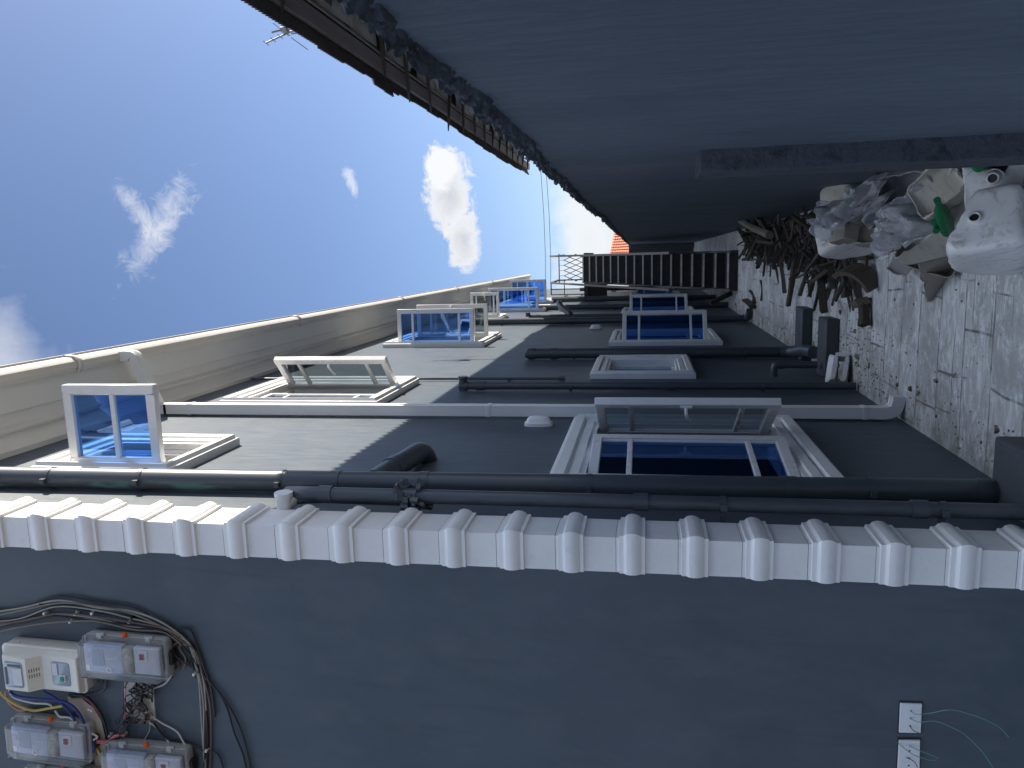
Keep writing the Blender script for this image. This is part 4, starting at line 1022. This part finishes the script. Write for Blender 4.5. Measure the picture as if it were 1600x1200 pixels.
# closed end (-y) with the spout turned up towards the path
UPC = ((0, 0, .25), (.1, .25, 1))
place(keg('plastic_keg', 'keg_white', (.14, .17, .14), [((0, -.4, .55), (.55, .1, 1)), ((.7, .2, .2), (1, .5, .5)), ((0, .5, 0), (.2, 1, .6))], 1, (.0, .03)), (.04, 3.66, -1.45), (-27, 4, 24), 'white cut keg with a round spout hole, nearest the path')
place(keg('plastic_keg', 'keg_white', (.13, .18, .14), [((0, -.2, .30), (-.5, -.35, 1)), ((-.5, .3, 0), (-1, .6, .3))], 2, (.10, -.08)), (.215, 3.88, -1.45), (-30, 16, -12), 'white cut keg with a ringed spout, at the picture edge')
place(keg('plastic_keg', 'keg_beige', (.16, .26, .14), [((0, 0, .05), (.25, .2, 1))], 3), (-.08, 4.62, -1.50), (-12, -14, 32), 'beige cut keg lying lowest on the paving')
place(keg('plastic_keg', 'keg_white', (.15, .17, .18), [((0, .3, .45), (.1, .9, .8)), ((.5, 0, .4), (.9, .5, .6))], 4), (.12, 5.62, -1.38), (-58, -4, 30), 'white cut keg next to the wood pile')
place(keg('plastic_keg', 'keg_cream', (.16, .20, .14), [((0, 0, .3), (.3, .6, 1)), ((.3, .2, 0), (.8, .5, .3))], 5), (.13, 4.22, -1.41), (48, 8, 28), 'cream cut keg with curled rim beneath plastic film')
place(keg('plastic_keg', 'keg_grey', (.14, .18, .12), [((0, 0, .1), (-.2, .3, 1))], 6), (.25, 4.30, -1.34), (40, -30, -10), 'grey cut keg against the boundary wall')
place(keg('plastic_keg', 'keg_cream', (.10, .18, .12), [((0, .2, .2), (.3, .5, 1))], 8), (.28, 5.25, -1.30), (-60, 0, 20), 'narrow cream keg piece standing against wall')
place(keg('plastic_keg', 'keg_cream', (.10, .11, .10), [((0, 0, -.1), (.2, .5, 1))], 9), (.27, 3.98, -1.33), (55, -20, 30), 'small cream keg fragment by the boundary wall')
place(keg('plastic_keg', 'keg_white', (.15, .19, .10), [((0, 0, .0), (.1, -.3, 1))], 12), (.20, 3.55, -1.55), (-6, 5, -14), 'low white keg half under the ringed spout keg, at the picture edge')
for k, (c_, r_, sz, m_) in enumerate((((.20, 4.75, -1.36), (62, 10, -30), (.13, .15, .10), 'keg_cream'), ((.02, 4.95, -1.47), (35, -25, 60), (.12, .16, .11), 'keg_grey'), ((.26, 4.85, -1.24), (20, -50, 10), (.11, .16, .12), 'keg_white'), ((-.02, 4.35, -1.47), (70, 15, -10), (.12, .13, .12), 'keg_beige'), ((.14, 5.2, -1.42), (55, 20, 15), (.12, .14, .11), 'keg_beige'))):
    place(keg('keg_shard', m_, sz, [((0, 0, -.35), (.15*k-.3, .35, 1)), ((.2, .3, 0), (.9, .6-.3*k, .3))], 30+k*3), c_, r_, ('curled cream plastic shard behind the film', 'bent grey plastic shard near the wood pile', 'upright white plastic shard against the wall', 'small beige shard in front of the cream keg', 'beige plastic shard between white keg and film')[k], 'plastic shard', 'curled plastic shards')
def film(name, m, c, ax, ay, rot, seed, amp, label, n=34):
    s = MB(); i0 = 0
    for i in range(n+1):
        for j in range(n+1):
            u, v = i/n-.5, j/n-.5
            edge = 1+.3*noise.noise((math.atan2(v, u+1e-6)*1.7, seed, 0)); k = max(abs(u), abs(v))*2
            x, y = u*ax*(1+(edge-1)*k), v*ay*(1+(edge-1)*k)
            z = amp*(abs(noise.noise((u*3.2+seed, v*3.2, 0)))*1.5+.22*abs(noise.noise((u*7.5, v*7.5+seed, 2)))+.07*noise.noise((u*16, v*16, seed)))+.16*max(0, 1-2.3*math.hypot(u*1.2, v-.1))-.3*(u*u+v*v)*ax
            s.v.append(Vector((x, y, z)))
    for i in range(n):
        for j in range(n): a = i*(n+1)+j; s.f.append([a, a+1, a+n+2, a+n+1])
    o = s.build(name, m, local=True, angle=32); o.location = Vector(c)+Vector((0, 0, G)); o.rotation_euler = Euler([R_(q) for q in rot]); tag(o, label, 'plastic film'); return o
film('plastic_film', 'film', (.10, 4.22, -1.30), .27, .33, (46, -8, 20), 3, .17, 'crumpled cloudy clear plastic film over the kegs')
film('plastic_film', 'filmdark', (.27, 4.50, -1.24), .20, .36, (14, -40, 10), 8, .16, 'greyish crumpled plastic film by the boundary wall')
film('plastic_film', 'film', (.20, 5.0, -1.16), .18, .30, (44, -20, 40), 14, .13, 'narrow clear plastic film strip beside white keg')
def bottle(c, rot, label):
    s = MB(); prof = [(.0, .020), (.004, .031), (.03, .034), (.10, .033), (.14, .034), (.18, .026), (.21, .014), (.235, .013), (.24, .015), (.25, .015)]
    s.rings([[(r*math.cos(a), r*math.sin(a), z) for a in [2*math.pi*j/18 for j in range(18)]] for z, r in prof])
    o = s.build('green_bottle', 'bottle', local=True, angle=50); o.location = Vector(c)+Vector((0, 0, G)); o.rotation_euler = Euler([R_(q) for q in rot]); tag(o, label, 'bottle', 'green bottles in the rubbish')
bottle((.06, 4.02, -1.42), (60, 20, 30), 'green plastic bottle tucked behind the nearest white keg')
bottle((.22, 4.18, -1.42), (75, 0, -40), 'green plastic bottle lying higher by the grey keg')
bottle((.31, 3.72, -1.42), (80, 30, 60), 'green plastic bottle next to the ringed spout keg')
s = MB(); s.box(-.055, .055, -.05, .05, -.05, .05); s.box(-.05, .05, .05, .12, -.03, .045)
o = s.build('plastic_elbow', 'keg_beige', local=True, bevel=.008); o.location = Vector((.09, 5.05, -1.21))+Vector((0, 0, G)); o.rotation_euler = Euler((R_(20), R_(10), R_(15))); tag(o, 'brownish square plastic scrap on the white keg', 'rubbish')
# black elbow scrap
s = MB(); s.tube(spline([(0, 0, 0), (.03, .02, .05), (.02, .06, .1), (-.02, .12, .12)], 4), .03, 12)
o = s.build('rubber_scrap', 'black', local=True); o.location = Vector((.16, 5.0, -1.22))+Vector((0, 0, G)); tag(o, 'black bent rubber scrap above the square plastic scrap', 'rubbish')

# ------------------------------------------------------------------ wood pile
rw = random.Random(21)
def stick_mesh(ln, w, bend, sides, seed, taper):
    s = MB(); rings = []; nseg = 6
    for k in range(nseg+1):
        q = k/nseg; c = Vector((bend*math.sin(q*3.1), bend*.5*math.sin(q*5+seed), (q-.5)*ln)); ww = w*(1-taper*q)*(1+.18*noise.noise((q*4, seed, 0)))
        rings.append([c+Vector((math.cos(a)*ww*(1.0 if sides > 4 else 1.25), math.sin(a)*ww*(1 if sides > 4 else .7), .02*noise.noise((a, seed, q)) if k in (0, nseg) else 0)) for a in [2*math.pi*j/sides+.4 for j in range(sides)]])
    s.rings(rings); o = s.build('firewood_stick', 'wood', local=True, angle=40); return o
protos = [stick_mesh(rw.uniform(.22, .58), rw.uniform(.009, .025), rw.uniform(0, .012), rw.choice((4, 4, 5, 7)), i*1.7, rw.uniform(.05, .6)) for i in range(14)]
used = set()
def pile_h(x, y):   # height of heap over the paving
    e = min(1, max(0, (y-5.9)/1.0))*min(1, max(0, (13.2-y)/3.0)); lim = -.36+max(0, y-6.5)*.055
    return max(0, min(1, (x-lim)/.45))*.34*e
for k in range(250):
    for _ in range(40):
        y = rw.uniform(5.9, 12.6); x = rw.uniform(-.42, .33)
        if pile_h(x, y) > .02: break
    pi_ = rw.randrange(14); o = protos[pi_]
    if pi_ in used: o = o.copy(); COL.objects.link(o)
    used.add(pi_)
    hz = pile_h(x, y)*rw.uniform(.45, 1.0)
    tilt = rw.gauss(0, 16); yaw = rw.uniform(0, 360)
    if k % 9 == 0: tilt = rw.choice((-1, 1))*rw.uniform(25, 50)
    q = Euler((0, R_(90+tilt), R_(yaw))).to_quaternion()
    dx = abs((q @ Vector((0, 0, .25))).x)
    x = min(x, .36-dx)
    o.location = (x, y, max(.03+abs(math.sin(R_(tilt)))*.12, hz)); o.rotation_mode = 'QUATERNION'; o.rotation_quaternion = q
    tag(o, 'dark weathered stick in the firewood heap by the boundary wall', 'stick', 'sticks of the firewood heap')
for i in range(14):
    if i not in used: D.objects.remove(protos[i])
def lone(ln, w, loc, tilt, yaw, label, m='wood', bend=.01, sides=4):
    o = stick_mesh(ln, w, bend, sides, ln*7, .1); o.name = 'timber_piece'; o.data.materials[0] = MT[m]
    o.location = Vector(loc)+Vector((0, 0, G)); o.rotation_euler = Euler((0, R_(90+tilt), R_(yaw))); tag(o, label, 'timber')
MT['palewood'] = paint('pale_bark_wood', (.2, .18, .15), .8, .3, 9, bmp=.5, bscale=30)
lone(1.6, .045, (.25, 9.3, -1.22), -4, 82, 'long pale pole lying along the top of the firewood heap', 'palewood', .03, 8)
lone(1.1, .03, (-.25, 7.15, -1.50), 6, 62, 'long dark split timber slanting out of the heap towards the path')
lone(1.2, .026, (-.20, 8.3, -1.48), 4, 132, 'long dark batten crossing the front of the heap')
lone(.9, .024, (-.14, 6.6, -1.46), 8, 70, 'dark lath pointing at the curved brown board')
lone(.8, .02, (-.27, 9.2, -1.52), 3, 60, 'thin dark lath at the far front of the heap')
# curved dark board + chunks
s = MB(); rings = []
for k in range(9):
    a = R_(-20+k*14); rings.append([(math.cos(a)*.20, math.sin(a)*.20, -.075), (math.cos(a)*.20, math.sin(a)*.20, .075), (math.cos(a)*.165, math.sin(a)*.165, .07), (math.cos(a)*.165, math.sin(a)*.165, -.075)])
s.rings(rings); o = s.build('curved_timber', 'board', local=True); o.location = Vector((-.32, 5.92, -1.50))+Vector((0, 0, G)); o.rotation_euler = Euler((R_(35), R_(15), R_(-60))); tag(o, 'curved dark brown board at the near end of the heap', 'timber')
lone(.26, .05, (-.40, 6.02, -1.55), 5, 100, 'short thick brown chunk below the curved board', 'board')
lone(.2, .045, (-.46, 5.9, -1.555), 2, 20, 'stubby brown chunk furthest out on the paving', 'board', .0, 5)
lone(.4, .035, (-.27, 6.25, -1.5), 14, 120, 'brown offcut leaning behind the curved board', 'board')
lone(.9, .06, (-.80, 12.2, -1.55), 0, 88, 'rotten dark plank lying by the wall before the stairs', 'wood', .02)
lone(.5, .03, (-.68, 12.0, -1.57), 0, 70, 'narrow dark stick beside rotten plank', 'wood', .03)
lone(.3, .016, (-.55, 11.2, -1.58), 0, 20, 'short dark twig alone on the paving', 'wood', .02)
lone(.6, .05, (-.85, 14.9, -1.4), 50, 60, 'dark timber propped beside the staircase foot', 'wood')

# debris scattered on the paving: one ground-cover object
rd = random.Random(3); s = MB()
for k in range(1300):
    y = 2.9+rd.random()**1.5*14
    if k % 3: x = -1.06+abs(rd.gauss(0, .17))
    else: x = rd.uniform(-1.0, .3)
    if k % 2 == 0 and rd.random() < .7: x, y = -.80+rd.gauss(0, .12), 6.6+rd.gauss(0, .75)
    if x < -1.07 or x > .36: continue
    if -1.09 < x < -.56 and (7.8 < y < 8.25 or 6.75 < y < 7.15): continue
    r = rd.uniform(.002, .0075)*(1+(rd.random() < .04)*1.8); a = rd.uniform(0, 6.3)
    Mx = Matrix.Translation((x, y, GZ+r*.3)) @ Euler((rd.uniform(-.4, .4), rd.uniform(-.4, .4), a)).to_matrix().to_4x4()
    pts = [Mx @ Vector((math.cos(t)*r*rd.uniform(.6, 1.5), math.sin(t)*r*rd.uniform(.5, 1), h*r*.5)) for h in (-1, 1) for t in (0, 1.3, 2.5, 3.8, 5)]
    s.rings([pts[:5], pts[5:]])
m, nt, b = mat('ground_debris'); v = N(nt, 'ShaderNodeTexVoronoi'); v.inputs['Scale'].default_value = 30; L(nt, pos(nt), v.inputs['Vector'])
sp_ = N(nt, 'ShaderNodeSeparateColor'); L(nt, v.outputs['Color'], sp_.inputs[0])
L(nt, ramp(nt, sp_.outputs[0], [(.0, (.10, .09, .075)), (.35, (.22, .19, .15)), (.75, (.38, .34, .28)), (1, (.6, .58, .55))]), b.inputs['Base Color']); b.inputs['Roughness'].default_value = .9
MT['debris'] = m
tag(s.build('grit', 'debris', at=(-.5, 7, GZ)), 'scattered grit and dry leaf bits on the paving', 'grit', kind='stuff')

# ------------------------------------------------------------------ sun and sky
S = Vector((1, .5, .67)).normalized()
el = math.asin(S.z); rot = math.atan2(S.x, S.y)
sun = D.lights.new('sun', 'SUN'); sun.energy = 3.5; sun.angle = R_(.3); sun.color = (1, .91, .77)
so = D.objects.new('sun', sun); COL.objects.link(so); so.rotation_euler = S.to_track_quat('Z', 'Y').to_euler(); so.location = (10, 5, 20)
w = D.worlds.new('World'); scene.world = w; w.use_nodes = True; nt = w.node_tree
bg = nt.nodes['Background']
sky = N(nt, 'ShaderNodeTexSky', sky_type='NISHITA'); sky.sun_disc = False; sky.sun_elevation = el; sky.sun_rotation = rot
sky.air_density = .9; sky.dust_density = 1.0; sky.ozone_density = 3.0
tc = N(nt, 'ShaderNodeTexCoord')
vec = tc.outputs['Generated']
def vdot(v, a):
    n = N(nt, 'ShaderNodeVectorMath', operation='DOT_PRODUCT'); L(nt, v, n.inputs[0]); n.inputs[1].default_value = a; return n.outputs['Value']
def mth(op, a, b_=0.0, clamp=False):
    n = N(nt, 'ShaderNodeMath', operation=op); n.use_clamp = clamp
    for k, q in enumerate((a, b_)):
        if isinstance(q, (int, float)): n.inputs[k].default_value = q
        else: L(nt, q, n.inputs[k])
    return n.outputs[0]
nA = noi(nt, vec, 16, 9, .62, .3); nB = noi(nt, vec, 42, 8, .68, .9); nC = noi(nt, vec, 9, 5, .55)
skyc = mixc(nt, 1.0, sky.outputs['Color'], (1.03, 1.03, 1.09), 'MULTIPLY')
def cloud(c, ru, rv, ang, namp, soft, dens, bright, noise_out):
    """a cloud in the direction c (unit vector): elliptical puff broken up by noise"""
    global skyc
    c = Vector(c).normalized(); e1 = c.cross(Vector((0, 0, 1))).normalized(); e2 = e1.cross(c)
    a = R_(ang); u = e1*math.cos(a)+e2*math.sin(a); v = e2*math.cos(a)-e1*math.sin(a)
    du = mth('MULTIPLY', vdot(vec, u), 1/ru); dv = mth('MULTIPLY', vdot(vec, v), 1/rv)
    rr = mth('SQRT', mth('ADD', mth('MULTIPLY', du, du), mth('MULTIPLY', dv, dv)))
    front = mth('GREATER_THAN', vdot(vec, c), 0)
    d = mth('ADD', mth('SUBTRACT', 1.0, rr), mth('MULTIPLY', mth('SUBTRACT', noise_out, .5), namp))
    k = mth('MULTIPLY', mth('MULTIPLY', mth('MULTIPLY', d, 1/soft), dens, True), front, True)
    k = mth('MINIMUM', k, min(1, dens))
    inner = mth('MULTIPLY', d, .9, True)
    colr = mixc(nt, inner, bright[0], bright[1])
    skyc = mixc(nt, k, skyc, colr)
W1, W2 = (6.1, 6.2, 6.4), (4.2, 4.4, 4.8); W_FILL = (14.5, 17.3, 21.5)  # last tone is for extra-bright clouds added out of view as fill light
cloud((.080, 1.0, .252), .058, .033, 0, 1.5, .30, 1.0, (W1, W2), nB)
cloud((.022, .992, .233), .046, .024, 0, 1.5, .35, 1.0, (W1, W2), nB)
cloud((.118, 1.0, .265), .030, .024, 0, 1.4, .3, 1.0, (W1, W1), nB)
cloud((.052, .93, .625), .070, .022, -35, 2.8, .9, .55, (W1, W1), nB)
cloud((.075, .93, .655), .040, .014, 30, 2.8, .9, .5, (W1, W1), nB)
cloud((.102, .979, .378), .026, .008, 10, 2.4, .8, .65, (W1, W1), nB)
cloud((-.115, .86, .83), .09, .06, 10, 1.8, 1.1, .5, (W1, W1), nA)
cloud((.02, 1.02, .075), .12, .050, 0, 2.0, .7, .95, (W1, (5.6, 5.8, 6.1)), nA)
cloud((.7, .9, .12), .35, .08, 0, 2.2, .8, .8, (W1, W2), nA)
cloud((-.9, .3, .5), .3, .14, 0, 2.2, .8, .8, (W1, W2), nA)
cloud((-.3, -1, .5), .25, .10, 20, 2.4, .9, .7, (W1, W2), nA)
cloud((-.35, -.55, 1), .50, .36, 0, 1.4, .4, 1.0, (W1, W_FILL), nC)  # unseen bright cloud added behind the viewer as fill for the shade
cloud((-.3, -1, .07), .8, .09, 0, 1.2, .5, 1.0, (W1, W1), nA)  # unseen low cloud band added behind, lights the front wall
cloud((.10, -.09, 1), .80, .46, 0, 1.0, .3, 1.0, (W1, W_FILL), nC)  # unseen bright cloud added at the zenith as fill light
cloud((.26, .30, 1), .45, .26, 20, 1.3, .4, 1.0, (W1, W_FILL), nC)      # unseen bright cloud added overhead to fill the shaded alley
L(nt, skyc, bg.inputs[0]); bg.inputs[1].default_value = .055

scene.render.engine = 'CYCLES'
scene.cycles.max_bounces = 10; scene.cycles.transparent_max_bounces = 24; scene.cycles.diffuse_bounces = 5
scene.view_settings.view_transform = 'Standard'; scene.view_settings.look = 'None'
scene.view_settings.exposure = 1.5; scene.view_settings.gamma = 1
